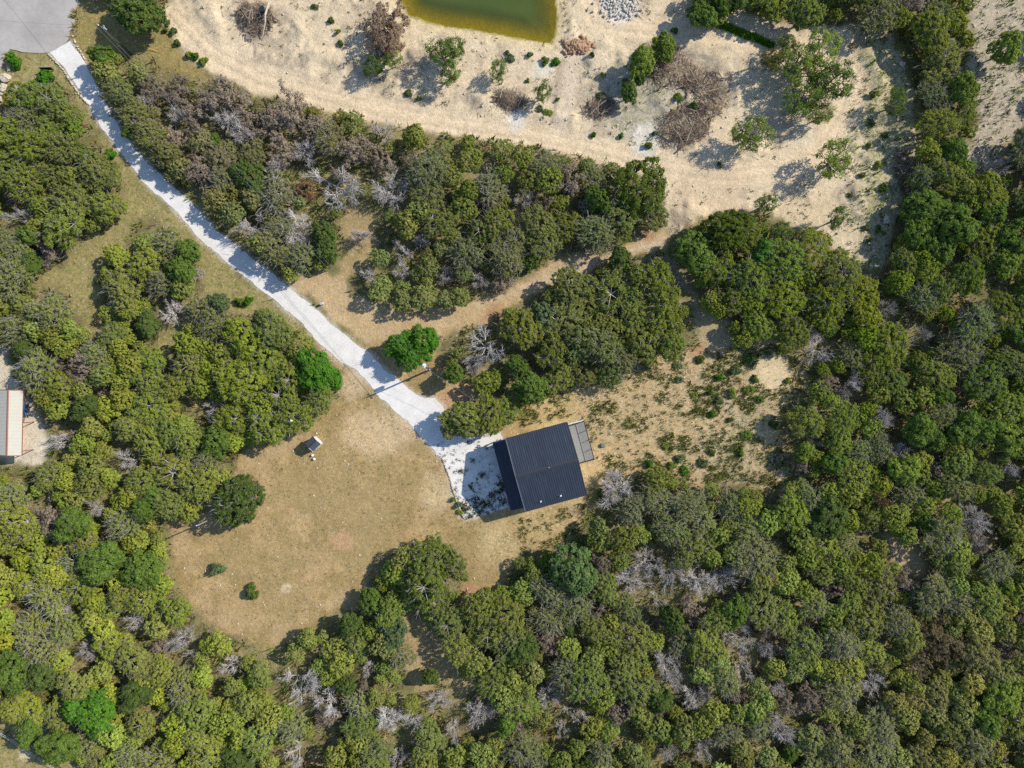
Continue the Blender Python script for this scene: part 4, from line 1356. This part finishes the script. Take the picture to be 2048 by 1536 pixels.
T_('D', (662, 362, 60), (765, 260, 28), (782, 378, 44), (455, 232, 34), (480, 262, 26), (497, 452, 36), (588, 458, 36), (600, 480, 26), (970, 692, 44), (950, 725, 26), (735, 550, 19),
   (391, 545, 17), (338, 618, 28), (118, 884, 22), (250, 922, 24), (187, 1020, 22), (165, 1308, 22), (266, 1245, 24), (358, 1285, 26), (376, 1312, 14), (460, 1336, 24),
   (595, 1368, 50), (655, 1412, 34), (590, 1512, 28), (737, 1342, 17), (775, 1438, 32), (820, 1445, 26), (960, 1432, 36), (880, 1405, 26), (905, 1468, 22), (795, 1522, 26), (1235, 978, 44),
   (1300, 1130, 34), (1268, 1165, 36), (1345, 1158, 34), (1400, 1172, 36), (1452, 1158, 36), (1335, 1330, 32), (1350, 1365, 24), (1098, 1390, 32), (1125, 1460, 17), (1148, 1430, 24), (1480, 1280, 32),
   (1388, 1402, 26), (1412, 1388, 20), (1410, 1508, 24), (1565, 1465, 32), (1752, 1375, 28), (1640, 700, 32), (1625, 668, 20), (1775, 618, 22), (1852, 668, 20), (1775, 838, 27), (1712, 765, 20),
   (1635, 885, 18), (1690, 790, 18), (1955, 1040, 38), (1958, 1082, 26), (2032, 942, 20), (1232, 690, 15), (1240, 745, 20), (892, 552, 22), (958, 560, 20), (805, 500, 24), (800, 540, 22), (1338, 1510, 20),
   (1535, 1300, 20), (1492, 1342, 24), (1800, 905, 24), (610, 300, 28), (545, 330, 22), (350, 225, 20), (290, 195, 20), (1560, 1380, 20), (840, 480, 20), (2010, 330, 22), (420, 820, 18), (110, 1210, 26), (720, 470, 22),
   (1170, 410, 18), (1050, 400, 22), (30, 430, 26), (1320, 1205, 24))
T_('J', (478, 1005, 50, (.105, .15, .04)), (500, 990, 30, (.105, .15, .04)), (465, 1030, 26, (.105, .15, .04)), (860, 1120, 52, (.18, .225, .045)), (850, 1170, 50, (.18, .225, .045)), (905, 1130, 34, (.17, .21, .045)), (870, 1195, 34, (.18, .225, .045)),
   (930, 838, 42), (975, 830, 40), (1010, 820, 32), (905, 855, 24), (1275, 375, 58, (.115, .155, .026)), (1245, 430, 40), (1300, 420, 38), (1450, 460, 46, (.10, .14, .02)), (1490, 480, 36),
   (1010, 1230, 44), (960, 1215, 38), (1020, 1290, 38), (975, 1270, 36), (1322, 612, 46), (1300, 560, 44), (1220, 590, 50), (1150, 570, 42), (1130, 640, 46), (1190, 690, 48), (1280, 680, 46), (1342, 688, 30),
   (1100, 700, 36), (1160, 745, 32), (1220, 735, 34), (1466, 600, 36), (1436, 548, 34), (1500, 560, 44), (1560, 520, 44), (1620, 500, 46), (1680, 545, 46), (1720, 590, 42), (1650, 610, 46), (1560, 600, 46),
   (1512, 652, 34), (1580, 670, 36), (1860, 60, 46), (1885, 120, 44), (1870, 30, 34), (1870, 250, 38), (1890, 350, 40), (540, 660, 44), (490, 680, 46), (530, 720, 46), (480, 760, 48), (560, 790, 44), (590, 830, 40),
   (540, 850, 40), (470, 840, 44), (580, 760, 34), (600, 690, 28), (216, 148, 26), (238, 186, 30), (266, 226, 31), (298, 268, 31), (332, 308, 30), (364, 338, 24), (430, 398, 27), (466, 428, 26), (520, 488, 24), (60, 190, 34), (100, 200, 36), (30, 200, 20), (130, 230, 30))
T_('G', (1440, 30, 24), (545, 500, 40), (600, 520, 34), (560, 460, 30), (1030, 480, 36), (1010, 520, 34), (1190, 460, 36), (1190, 480, 34), (1240, 720, 30), (1310, 1000, 36), (1370, 1010, 36), (1260, 1030, 34),
   (1345, 1060, 34), (1400, 1040, 34), (1850, 545, 26), (1460, 1020, 30), (1490, 1070, 36), (800, 1310, 30), (770, 1290, 28), (1150, 1210, 36), (1040, 1500, 36), (1070, 1530, 30), (100, 1195, 40))

ANCH = [((100, 1300), (.170, .185, .035)), ((300, 1450), (.160, .180, .040)), ((300, 850), (.140, .155, .038)), ((60, 300), (.115, .135, .036)), ((60, 600), (.13, .145, .04)),
        ((450, 250), (.13, .115, .06)), ((500, 760), (.125, .145, .028)), ((850, 480), (.115, .125, .050)), ((1000, 330), (.105, .115, .034)), ((1200, 650), (.10, .112, .032)),
        ((1650, 600), (.078, .096, .016)), ((1950, 650), (.072, .092, .020)), ((1700, 1100), (.092, .110, .024)), ((1850, 1380), (.115, .115, .042)), ((1000, 1450), (.125, .140, .045)),
        ((1250, 1350), (.12, .135, .042)), ((1500, 1200), (.105, .120, .035)), ((700, 1350), (.135, .150, .045)), ((1900, 100), (.080, .092, .020)), ((1550, 1480), (.12, .13, .05))]


def tint_at(px, py, gen):
    w = np.array([1 / ((px - a[0]) ** 2 + (py - a[1]) ** 2 + 4000) ** 1.5 for a, _ in ANCH]); w /= w.sum()
    c = (np.array([c for _, c in ANCH]) * w[:, None]).sum(0)
    k_ = gen.uniform(.86, 1.16)
    c = c * np.array((1.90, 1.97, 1.55)) * (1 + .30 * smooth(px, 1200, 1700)) * k_ * np.array((gen.uniform(.92, 1.1), gen.uniform(.95, 1.06), gen.uniform(.8, 1.25)))
    if gen.uniform() < .18: c = c * .75 + .25 * np.array((.19, .185, .12))
    return tuple(c)


# fill the woods
gen = np.random.default_rng(4242)
tx_ = [t[0] for t in trees]; ty_ = [t[1] for t in trees]; tr_a = [t[2] for t in trees]
BLOCK = [(995, 870, 1195, 1035), (600, 865, 655, 920), (-40, 770, 70, 918)]
outlying = []
RG0 = -170; RGX = np.arange(RG0, 2230, 4.0); RGY = np.arange(RG0, 1720, 4.0)
RXX, RYY = np.meshgrid(RGX, RGY)
OPENMASK = np.zeros(RXX.shape, bool)
for p in OPEN + [DRIVE, ASPH]: OPENMASK |= sdist(p, RXX, RYY) > 0
gapk = [(.84 if t[3] == 'D' else .60) for t in trees]
for it in range(15000):
    px = gen.uniform(-150, 2200); py = gen.uniform(-150, 1690)
    r = gen.uniform(24, 46) if it < 4000 else gen.uniform(18, 34)
    if it > 9500: r = gen.uniform(13, 20)
    d = np.hypot(np.array(tx_) - px, np.array(ty_) - py)
    if np.any(d < (np.array(tr_a) + r) * np.array(gapk)): continue
    X = np.array([px, px + r * .72, px - r * .72, px, px]); Y = np.array([py, py, py, py + r * .72, py - r * .72])
    # compare on the ground: crowns lean outwards from the picture's middle
    k_ = 1 - 3.0 / ALT
    GXp = np.append(X, 1024 + (px - 1024) * k_); GYp = np.append(Y, 768 + (py - 768) * k_)
    if OPENMASK[np.clip(((GYp - RG0) / 4).astype(int), 0, OPENMASK.shape[0] - 1), np.clip(((GXp - RG0) / 4).astype(int), 0, OPENMASK.shape[1] - 1)].any(): continue
    if any(b[0] < px < b[2] and b[1] < py < b[3] for b in BLOCK): continue
    tx_.append(px); ty_.append(py); tr_a.append(r); gapk.append(.68 if (px > 1780 and py < 720) else .58)
    inside = -r * .5 < px < 2048 + r * .5 and -r * .5 < py < 1536 + r * .5
    if not inside:
        outlying.append((px, py, r)); continue
    kind = 'J'
    u = gen.uniform()
    if u < .30: kind = 'G'
    elif u < .325: kind = 'O'
    elif u < .37: kind = 'B'
    trees.append([px, py, r, kind, None, None])

nJ = [t for t in trees if t[3] in 'JG']
print("TREES", len(trees), "junipers", len(nJ), "out", len(outlying))
# keep the 300 largest junipers as things; smaller ones join the undergrowth
nJ.sort(key=lambda t: -t[2])
small = [t for t in nJ[300:]]
small_ids = set(id(t) for t in small)
trees = [t for t in trees if id(t) not in small_ids]

LAND = [("the charcoal-roofed house", 1085, 935), ("the tiny shed", 625, 887), ("the green pond", 950, 30), ("the transformer pole", 850, 737),
        ("the cream-roofed outbuilding", 15, 845), ("the black signboard", 95, 137), ("the asphalt-side power pole", 240, 90), ("the pale pole at the clearing's left", 430, 1035),
        ("the lamp pole", 590, 833), ("the tallest brush pile", 1340, 130), ("the rounded brush pile", 1368, 252), ("the corner pipe fence", 70, 1495),
        ("the cable pedestal", 645, 608), ("the septic tank cover", 1205, 890), ("the brush row at the clearing's right", 1812, 345), ("the bare sandy patch near centre right", 1548, 745),
        ("the rocky strip at upper right", 1985, 200), ("the bottom right corner", 2048, 1536), ("the bottom edge's midpoint", 1024, 1536), ("the right edge's midpoint", 2048, 768),
        ("the left edge's grassy gap", 120, 560), ("the two lone clearing shrubs", 468, 1160), ("the dark twig heap", 1122, 1318), ("the pair of white buckets", 628, 914),
        ("the dirt track's upper end", 1335, 465), ("the driveway's first bend", 300, 370), ("the left edge at two-thirds height", 0, 1100), ("the bottom edge's three-quarter point", 1536, 1536),
        ("the right edge's lower quarter point", 2048, 1152), ("the clearing's lowest tip", 515, 1300), ("the dirt gap at right centre", 1805, 1110), ("the bottom edge's quarter point", 512, 1536)]
ORD = ["nearest", "second nearest", "third nearest", "fourth nearest", "fifth nearest", "sixth nearest", "seventh nearest", "eighth nearest", "ninth nearest", "tenth nearest", "eleventh nearest", "twelfth nearest"]


def where(px, py):
    d = [math.hypot(px - l[1], py - l[2]) for l in LAND]
    j = int(np.argmin(d)); dx, dy = px - LAND[j][1], py - LAND[j][2]
    if abs(dx) > abs(dy): s = "right of" if dx > 0 else "left of"
    else: s = "below" if dy > 0 else "above"
    return j, s, d[j]


KN = {'J': ("juniper_tree", "olive juniper", "juniper", "junipers of the surrounding woods"), 'G': ("juniper_tree", "grey-green thin juniper", "juniper", "junipers of the surrounding woods"),
      'O': ("oak_tree", "leafy green oak", "oak", "green oaks"), 'P': ("oak_tree", "sparse open oak", "oak", "green oaks"), 'B': ("withered_tree", "brown withered tree", "withered tree", "brown withered trees"),
      'D': ("dead_tree", "bare grey dead tree", "dead tree", "bare dead trees")}
cells = {}
for t in trees:
    j, s, d = where(t[0], t[1])
    cells.setdefault((t[3], j, s), []).append((d, t))
for (kd, j, s), lst in cells.items():
    lst.sort(key=lambda q: q[0])
    for i, (d, t) in enumerate(lst):
        r = t[2] / PPM
        sz = "large" if r > 3.3 else ("medium" if r > 2.3 else "small")
        rank = (ORD[min(i, 11)] + " ") if len(lst) > 1 else ""
        t[5] = "%s %s, %s%s %s" % (sz, KN[kd][1], rank, s, LAND[j][0]) if rank else "%s %s %s %s" % (sz, KN[kd][1], s, LAND[j][0])

gen = np.random.default_rng(99)
for i, (px, py, r, kind, tint, lab) in enumerate(trees):
    Rm = r / PPM
    hm = ((2.9 + .85 * Rm) if tint is not None else (2.6 + .72 * Rm)) * gen.uniform(.85, 1.15)
    if kind == 'D': hm *= 1.15
    if Rm < 1.6: hm *= .8
    x, y = W(px, py, hm * .62)
    Rm *= (ALT - hm * .7) / ALT
    nm, _, cat, grp = KN[kind]
    o = empty(nm, (x, y, max(-.1, float(gz(x, y)))), gen.uniform(0, 6.283))
    tag(o, lab, cat, grp)
    vs_ = VAR[kind][int(gen.integers(len(VAR[kind])))]
    an = gen.uniform(.84, 1.2) if kind in 'JGOB' else gen.uniform(.8, 1.25)
    sc = (Rm / 3.0 * an * 1.03, Rm / 3.0 / an * 1.03, hm / 5.0)
    tnt = tint if tint is not None else None
    if kind in 'JG':
        c = np.array(tnt if tnt else tint_at(px, py, gen))
        if kind == 'G': c = c * .75 + .25 * np.array((.26, .26, .18))
        wood = np.array((.31, .285, .26)) * gen.uniform(.8, 1.2)
    elif kind in 'OP':
        if tnt: c = np.array(tnt) * gen.uniform(.9, 1.1)
        else: c = np.array(GRN if gen.uniform() < .6 else DGR) * gen.uniform(.85, 1.2)
        wood = np.array((.16, .14, .12))
    elif kind == 'B':
        c = np.array(tnt if tnt else (.27, .205, .145)) * gen.uniform(.85, 1.2)
        wood = np.array((.24, .20, .17)) * gen.uniform(.8, 1.2)
    else:
        c = np.array((.48, .44, .41)) * gen.uniform(.85, 1.25); wood = c * .68
    a_ = link("branches" if kind == 'D' else "crown", vs_[0], None, o)
    b_ = link("trunk", vs_[1], None, o)
    for q in (a_, b_): q.scale = sc
    a_.color = (*[float(v) for v in np.clip(c, 0, 1)], 1); b_.color = (*[float(v) for v in np.clip(wood, 0, 1)], 1)


# ------------------------------------------------------------------ undergrowth and trees beyond the frame (one mass each)
def add_color(me, cols):
    ca = me.color_attributes.new("Col", 'FLOAT_COLOR', 'POINT')
    ca.data.foreach_set("color", np.concatenate([cols, np.ones((len(cols), 1))], 1).astype(np.float32).ravel())


def mass(name, items, label, cat, nl=1500, big=1.9, kindtag="stuff"):
    V = []; Cc = []
    g = np.random.default_rng(len(items))
    for px, py, r in items:
        Rm = r / PPM; hm = (2.7 + .8 * Rm) * g.uniform(.85, 1.1)
        if Rm < 1.6: hm *= .75
        x, y = W(px, py, hm * .6)
        T = CROWN_T['J'][int(g.integers(len(CROWN_T['J'])))]
        T = T[g.permutation(len(T))[:nl]]
        ctr = T.mean(1, keepdims=True)
        T = ctr + (T - ctr) * big
        a_ = g.uniform(0, 6.28); c_, s_ = math.cos(a_), math.sin(a_)
        Q = np.stack([(T[..., 0] * c_ - T[..., 1] * s_) * Rm / 3 + x, (T[..., 0] * s_ + T[..., 1] * c_) * Rm / 3 + y, T[..., 2] * hm / 5], -1)
        V.append(Q.reshape(-1, 3))
        Cc.append(np.tile(np.array(tint_at(px, py, g))[None], (len(T) * 3, 1)))
    V = np.concatenate(V); Cc = np.concatenate(Cc)
    me = mesh_from(name, V, np.arange(len(V)).reshape(-1, 3))
    add_color(me, np.clip(Cc, 0, 1))
    return tag(link(name, me, M_STUFF), label, cat, kind=kindtag)


mass("outlying_wood", outlying, "juniper wood going on beyond the picture's edges", "wood", 900, 2.2)
if small:
    mass("juniper_thicket", [(t[0], t[1], t[2]) for t in small], "thicket of small junipers filling gaps between the larger trees", "thicket", 2200, 1.5)


def tufts(name, P, hgt, rad, n, cols, label, cat, kindtag="stuff", seed=1, width=.5, base=-.05):
    """low leafy tufts, one mesh: P (m,2), n leaf triangles each"""
    g = np.random.default_rng(seed)
    m = len(P)
    C = np.repeat(P, n, 0); Hh = np.repeat(hgt, n); Rr = np.repeat(rad, n); K = np.repeat(cols, n, 0)
    a_ = g.uniform(0, 6.283, m * n); q = np.sqrt(g.uniform(0, 1, m * n)) * Rr
    bx_ = C[:, 0] + q * np.cos(a_); by_ = C[:, 1] + q * np.sin(a_)
    b2 = a_ + g.normal(0, .9, m * n)
    L = Hh * g.uniform(.6, 1.3, m * n)
    lean = g.uniform(.2, 1.2, m * n)
    z0 = (gz(bx_, by_) - .01 if base < 0 else np.full(m * n, base)) + Hh * g.uniform(0, .5, m * n) * (1 - q / (Rr + 1e-6))
    w = L * width * g.uniform(.5, 1.0, m * n)
    px_, py_ = -np.sin(b2), np.cos(b2)
    v0 = np.stack([bx_ - px_ * w * .5, by_ - py_ * w * .5, z0], 1); v1 = np.stack([bx_ + px_ * w * .5, by_ + py_ * w * .5, z0], 1)
    v2 = np.stack([bx_ + np.cos(b2) * L * lean, by_ + np.sin(b2) * L * lean, z0 + L], 1)
    V = np.stack([v0, v1, v2], 1).reshape(-1, 3)
    me = mesh_from(name, V, np.arange(len(V)).reshape(-1, 3))
    add_color(me, np.clip(np.repeat(K, 3, 0), 0, 1))
    return tag(link(name, me, M_STUFF), label, cat, kind=kindtag)


def scatter(poly_list, n, seed, pad=0, avoid=(), bbox=None):
    g = np.random.default_rng(seed)
    if bbox is None: bbox = (-40, 2090, -40, 1580)
    X = g.uniform(bbox[0], bbox[1], n); Y = g.uniform(bbox[2], bbox[3], n)
    ok = np.zeros(n, bool)
    for p in poly_list: ok |= sdist(p, X, Y) > pad
    for p in avoid: ok &= sdist(p, X, Y) < 0
    return X[ok], Y[ok]


def to_w(X, Y): return np.stack([(X - 1024) / PPM, (768 - Y) / PPM], 1)


# dry grass of the yard and the verges
HOUSE_B = [(985, 865), (1150, 830), (1200, 930), (1190, 1000), (1030, 1040)]
X, Y = scatter([YARD, VERGE_W, GAP_W, GAP_W2, VERGE_N, CORNER_SW, GAP_S], 60000, 51, 0, (DRIVE, ASPH, HOUSE_B))
g = np.random.default_rng(52)
nn = fbm(X / 30, Y / 30, 5); keep = g.uniform(0, 1, len(X)) < .25 + .9 * smooth(nn, .35, .65)
X, Y, nn = X[keep], Y[keep], nn[keep]
k_ = g.uniform(0, 1, (len(X), 1)); gm_ = (g.uniform(0, 1, (len(X), 1)) < (.10 + .35 * smooth(fbm(X / 60, Y / 60, 6), .5, .7))[:, None])
cols = np.where(gm_, np.array([[.13, .15, .045]]), np.array([[.36, .265, .115]]) * (.7 + .6 * k_))
tufts("dry_grass", to_w(X, Y), g.uniform(.08, .22, len(X)), g.uniform(.08, .25, len(X)), 5, cols, "short dry tan grass over the clearing and verges", "grass", seed=53)
# weeds: sand clearing, stony yard, parking pad
X, Y = scatter([SAND, STRIP_E], 22000, 61, 4, (POND,))
nn = fbm(X / 50, Y / 50, 12); rdist = ldist(ROAD, X, Y)
g = np.random.default_rng(62)
keep = (rdist > 30) & (g.uniform(0, 1, len(X)) < .04 + .8 * smooth(nn, .48, .66)) | ((X > 1690) & (g.uniform(0, 1, len(X)) < .95)) | ((np.hypot(X - 1290, Y - 200) < 95) & (g.uniform(0, 1, len(X)) < .6))
X, Y = X[keep], Y[keep]
k_ = g.uniform(0, 1, (len(X), 1))
cols = np.where(k_ < .5, np.array([[.11, .15, .045]]), np.array([[.23, .20, .12]])) * g.uniform(.6, 1.3, (len(X), 1))
east = X > 1690
cols = np.where((east & (fbm(X / 40, Y / 40, 41) > .47))[:, None], np.array([[.14, .21, .04]]) * g.uniform(.7, 1.3, (len(X), 1)), cols)
tufts("weeds", to_w(X, Y), g.uniform(.1, .35, len(X)) * (1 + .5 * east), g.uniform(.1, .4, len(X)) * (1 + .7 * east), 9, cols, "low weeds and scrub dotting the pale sand clearing", "weeds", seed=63)
X, Y = scatter([YARD], 20000, 64, 0, (DRIVE, HOUSE_B), (1040, 1620, 680, 1190))
g = np.random.default_rng(65)
nn = fbm(X / 34, Y / 34, 14)
keep = g.uniform(0, 1, len(X)) < (.10 + .95 * smooth(nn + .16 * smooth(X, 1330, 1460) + .14 * smooth(24 - sdist(YARD, X, Y), 0, 20), .54, .70)) * smooth(np.hypot(X - 1548, Y - 745), 25, 45)
X, Y = X[keep], Y[keep]
cols = np.array([[.10, .14, .04]]) * g.uniform(.6, 1.5, (len(X), 1)) + np.array([[.05, .02, 0]]) * g.uniform(0, 1, (len(X), 1))
tufts("weeds", to_w(X, Y), g.uniform(.1, .4, len(X)), g.uniform(.1, .45, len(X)), 10, cols, "green weeds spreading over the stony yard right of the house", "weeds", seed=66)
X, Y = scatter([DRIVE], 9000, 67, 0, (), (850, 1030, 880, 1045))
g = np.random.default_rng(68)
nn = fbm(X / 22, Y / 22, 15) + .25 * smooth(Y, 930, 1040)
keep = g.uniform(0, 1, len(X)) < .02 + .6 * smooth(nn, .52, .78)
X, Y = X[keep], Y[keep]
cols = np.array([[.085, .08, .03]]) * g.uniform(.5, 1.4, (len(X), 1))
tufts("weeds", to_w(X, Y), g.uniform(.1, .26, len(X)), g.uniform(.1, .3, len(X)), 9, cols, "small dark weeds coming up through the white parking pad", "weeds", seed=69, base=.03)
# sticks and woody litter left from the clearing work
X, Y = scatter([SAND, STRIP_E], 5200, 74, 4, (POND,))
g = np.random.default_rng(75)
nn = fbm(X / 45, Y / 45, 31)
keep = (ldist(ROAD, X, Y) > 22) & (g.uniform(0, 1, len(X)) < .12 + .9 * smooth(nn, .45, .65))
P = to_w(X[keep], Y[keep]); m_n = len(P)
a_ = g.uniform(0, 6.283, m_n); L = g.uniform(.25, 1.3, m_n)
P0 = np.stack([P[:, 0], P[:, 1], np.full(m_n, .03)], 1)
GZs = gz(P[:, 0], P[:, 1])
P1 = P0 + np.stack([np.cos(a_) * L, np.sin(a_) * L, g.uniform(0, .25, m_n)], 1)
P0[:, 2] += GZs; P1[:, 2] += GZs
v, f = tubes(P0, P1, g.uniform(.02, .05, m_n), g.uniform(.01, .03, m_n), 3)
tag(link("woody_litter", mesh_from("woody_litter", v, f), M_STICK), "broken sticks and woody litter strewn over the sand clearing", "litter", kind="stuff")
X, Y = scatter([SAND, STRIP_E], 5200, 76, 4, (POND,))
nn = fbm(X / 38, Y / 38, 37)
keep = (ldist(ROAD, X, Y) > 24) & (nn > .5)
P = to_w(X[keep], Y[keep])
stone_field("loose_stones", [(a_, b_, float(gz(a_, b_))) for a_, b_ in P], g.uniform(.05, .20, len(P)), M_STONE, "pale stones strewn over the sand clearing", "stones", seed=84)
# green grass strip in the clearing
P = np.array(along([(1408, 36), (1450, 52), (1500, 72), (1545, 90)], .12, 5, g))
cols = np.array([[.12, .25, .025]]) * g.uniform(.7, 1.3, (len(P), 1))
tufts("green_grass", to_w(P[:, 0], P[:, 1]), g.uniform(.2, .4, len(P)), g.uniform(.1, .3, len(P)), 8, cols, "bright green grass strip along the clearing's upper edge", "grass", seed=70)
# leaf litter scrub under the woods
g = np.random.default_rng(71)
X = g.uniform(-60, 2110, 26000); Y = g.uniform(-60, 1600, 26000)
ok = np.ones(len(X), bool)
for p in OPEN + [DRIVE, ASPH, POND, HOUSE_B]: ok &= sdist(p, X, Y) < -4
X, Y = X[ok], Y[ok]
k_ = g.uniform(0, 1, (len(X), 1))
cols = np.where(k_ < .6, np.array([[.15, .19, .05]]), np.array([[.30, .235, .12]])) * g.uniform(.6, 1.4, (len(X), 1))
tufts("undergrowth", to_w(X, Y), g.uniform(.2, .75, len(X)), g.uniform(.25, .8, len(X)), 10, cols, "scrubby undergrowth and dry grass below the trees", "undergrowth", seed=72)
# pale stones lying about
X, Y = scatter([YARD], 2600, 81, 2, (DRIVE, HOUSE_B))
g = np.random.default_rng(82)
nn = fbm(X / 40, Y / 40, 19) + .12 * smooth(X, 1000, 1200); kk = nn > .55
P = to_w(X[kk], Y[kk])
stone_field("loose_stones", [(a_, b_, float(gz(a_, b_)) - .02) for a_, b_ in P], g.uniform(.06, .20, len(P)), M_STONE, "small pale stones scattered over the dry clearing", "stones", seed=83)

# ------------------------------------------------------------------ countable shrubs
VAR['S'] = []
for s in range(4):
    T, CC, LC, DD = crown_arrays(400 + s, lobes=4, cl=9, rc=(.5, .8), nleaf=60, size=.34, top=3.6)
    z0_ = np.percentile(T[:, :, 2], 4); k3 = 3.6 / (3.6 - z0_)
    T[:, :, 2] = (T[:, :, 2] - z0_) * k3; CC[:, 2] = (CC[:, 2] - z0_) * k3; LC[:, 2] = (LC[:, 2] - z0_) * k3
    VAR['S'].append((crown_obj_mesh("foliage", T, M_OAK), live_frame(400 + s, CC, LC, 0)))
SH = [(500, 1184, 17, DGR, 1.5, "round dark green shrub, lower of two alone in the clearing"), (434, 1136, 16, BLU, 1.5, "grey-green shrub, upper of two alone in the clearing"),
      (26, 120, 18, VIV, 1.6, "round vivid green bush touching the asphalt at the left edge"), (87, 154, 20, VIV, 1.3, "vivid green bush just below the black signboard"),
      (220, 311, 13, VIV, 1.2, "round vivid green bush left of the driveway's first bend"), (385, 621, 14, GRN, 1.2, None), (480, 604, 12, GRN, 1.0, None), (495, 602, 11, VIV, 1.0, None),
      (1350, 60, 8, GRN, .8, None)]
g = np.random.default_rng(90)
EXTRA = [(680, 85), (660, 40), (675, 62), (628, 12), (838, 195), (815, 185), (1015, 105), (1020, 118), (1060, 107), (1112, 125), (1092, 122), (1056, 160), (1095, 225), (1080, 215), (1115, 198), (1204, 190), (1250, 160), (1358, 195), (1387, 211), (1343, 224),
         (1242, 270), (1298, 290), (1310, 265), (1440, 328), (1188, 268), (1205, 150), (1185, 110), (760, 140), (735, 145), (770, 125), (1748, 190), (1745, 245), (1770, 270), (1740, 290), (1755, 330), (1765, 375), (1725, 350), (1700, 390), (1735, 455), (1757, 458), (1768, 466), (1740, 480), (1620, 210),
         (1390, 790), (1420, 785), (1440, 800), (1425, 830), (1360, 760), (1500, 780), (1465, 785), (1440, 755), (1470, 740), (1510, 760), (1330, 895), (1360, 915), (1300, 930), (1345, 930), (1370, 940), (1405, 925), (1425, 905), (1480, 905), (1400, 720), (1355, 730), (1495, 870), (1460, 840),
         (1200, 985), (915, 1010), (905, 1000), (920, 1025), (725, 1190), (648, 1238), (1090, 860), (345, 62), (330, 60), (352, 85), (375, 108), (390, 112), (405, 120), (335, 45), (1500, 715), (1560, 700), (1575, 760), (1520, 800), (1550, 850)]
for px, py in EXTRA:
    if ldist(ROAD, np.array([px]), np.array([py]))[0] < 12: continue
    SH.append((px, py, g.uniform(5, 11) * (1.25 if px > 1280 and py > 650 else 1), [GRN, VIV, YGR, DGR, BLU][int(g.integers(5))], g.uniform(.4, .9), None))
cells = {}
for i, s in enumerate(SH):
    if s[5]: continue
    j, sd, d = where(s[0], s[1]); cells.setdefault((j, sd), []).append((d, i))
labs = {}
for (j, sd), lst in cells.items():
    lst.sort()
    for n_, (d, i) in enumerate(lst):
        words = ORD[n_] if n_ < len(ORD) else "%dth nearest" % (n_ + 1)
        labs[i] = "low green shrub, %s %s %s" % (words, sd, LAND[j][0])
for i, (px, py, r, c, hm, lab) in enumerate(SH):
    Rm = r / PPM
    x, y = W(px, py, hm * .5)
    o = empty("shrub", (x, y, float(gz(x, y))), g.uniform(0, 6.28)); tag(o, lab or labs[i], "shrub", "low shrubs")
    vs_ = VAR['S'][int(g.integers(4))]
    a_ = link("foliage", vs_[0], None, o); b_ = link("stem", vs_[1], None, o)
    for q in (a_, b_): q.scale = (Rm / 3, Rm / 3, hm / 3.6)
    c = np.array(c) * g.uniform(.85, 1.15)
    a_.color = (*[float(v) for v in c], 1); b_.color = (.15, .12, .09, 1)
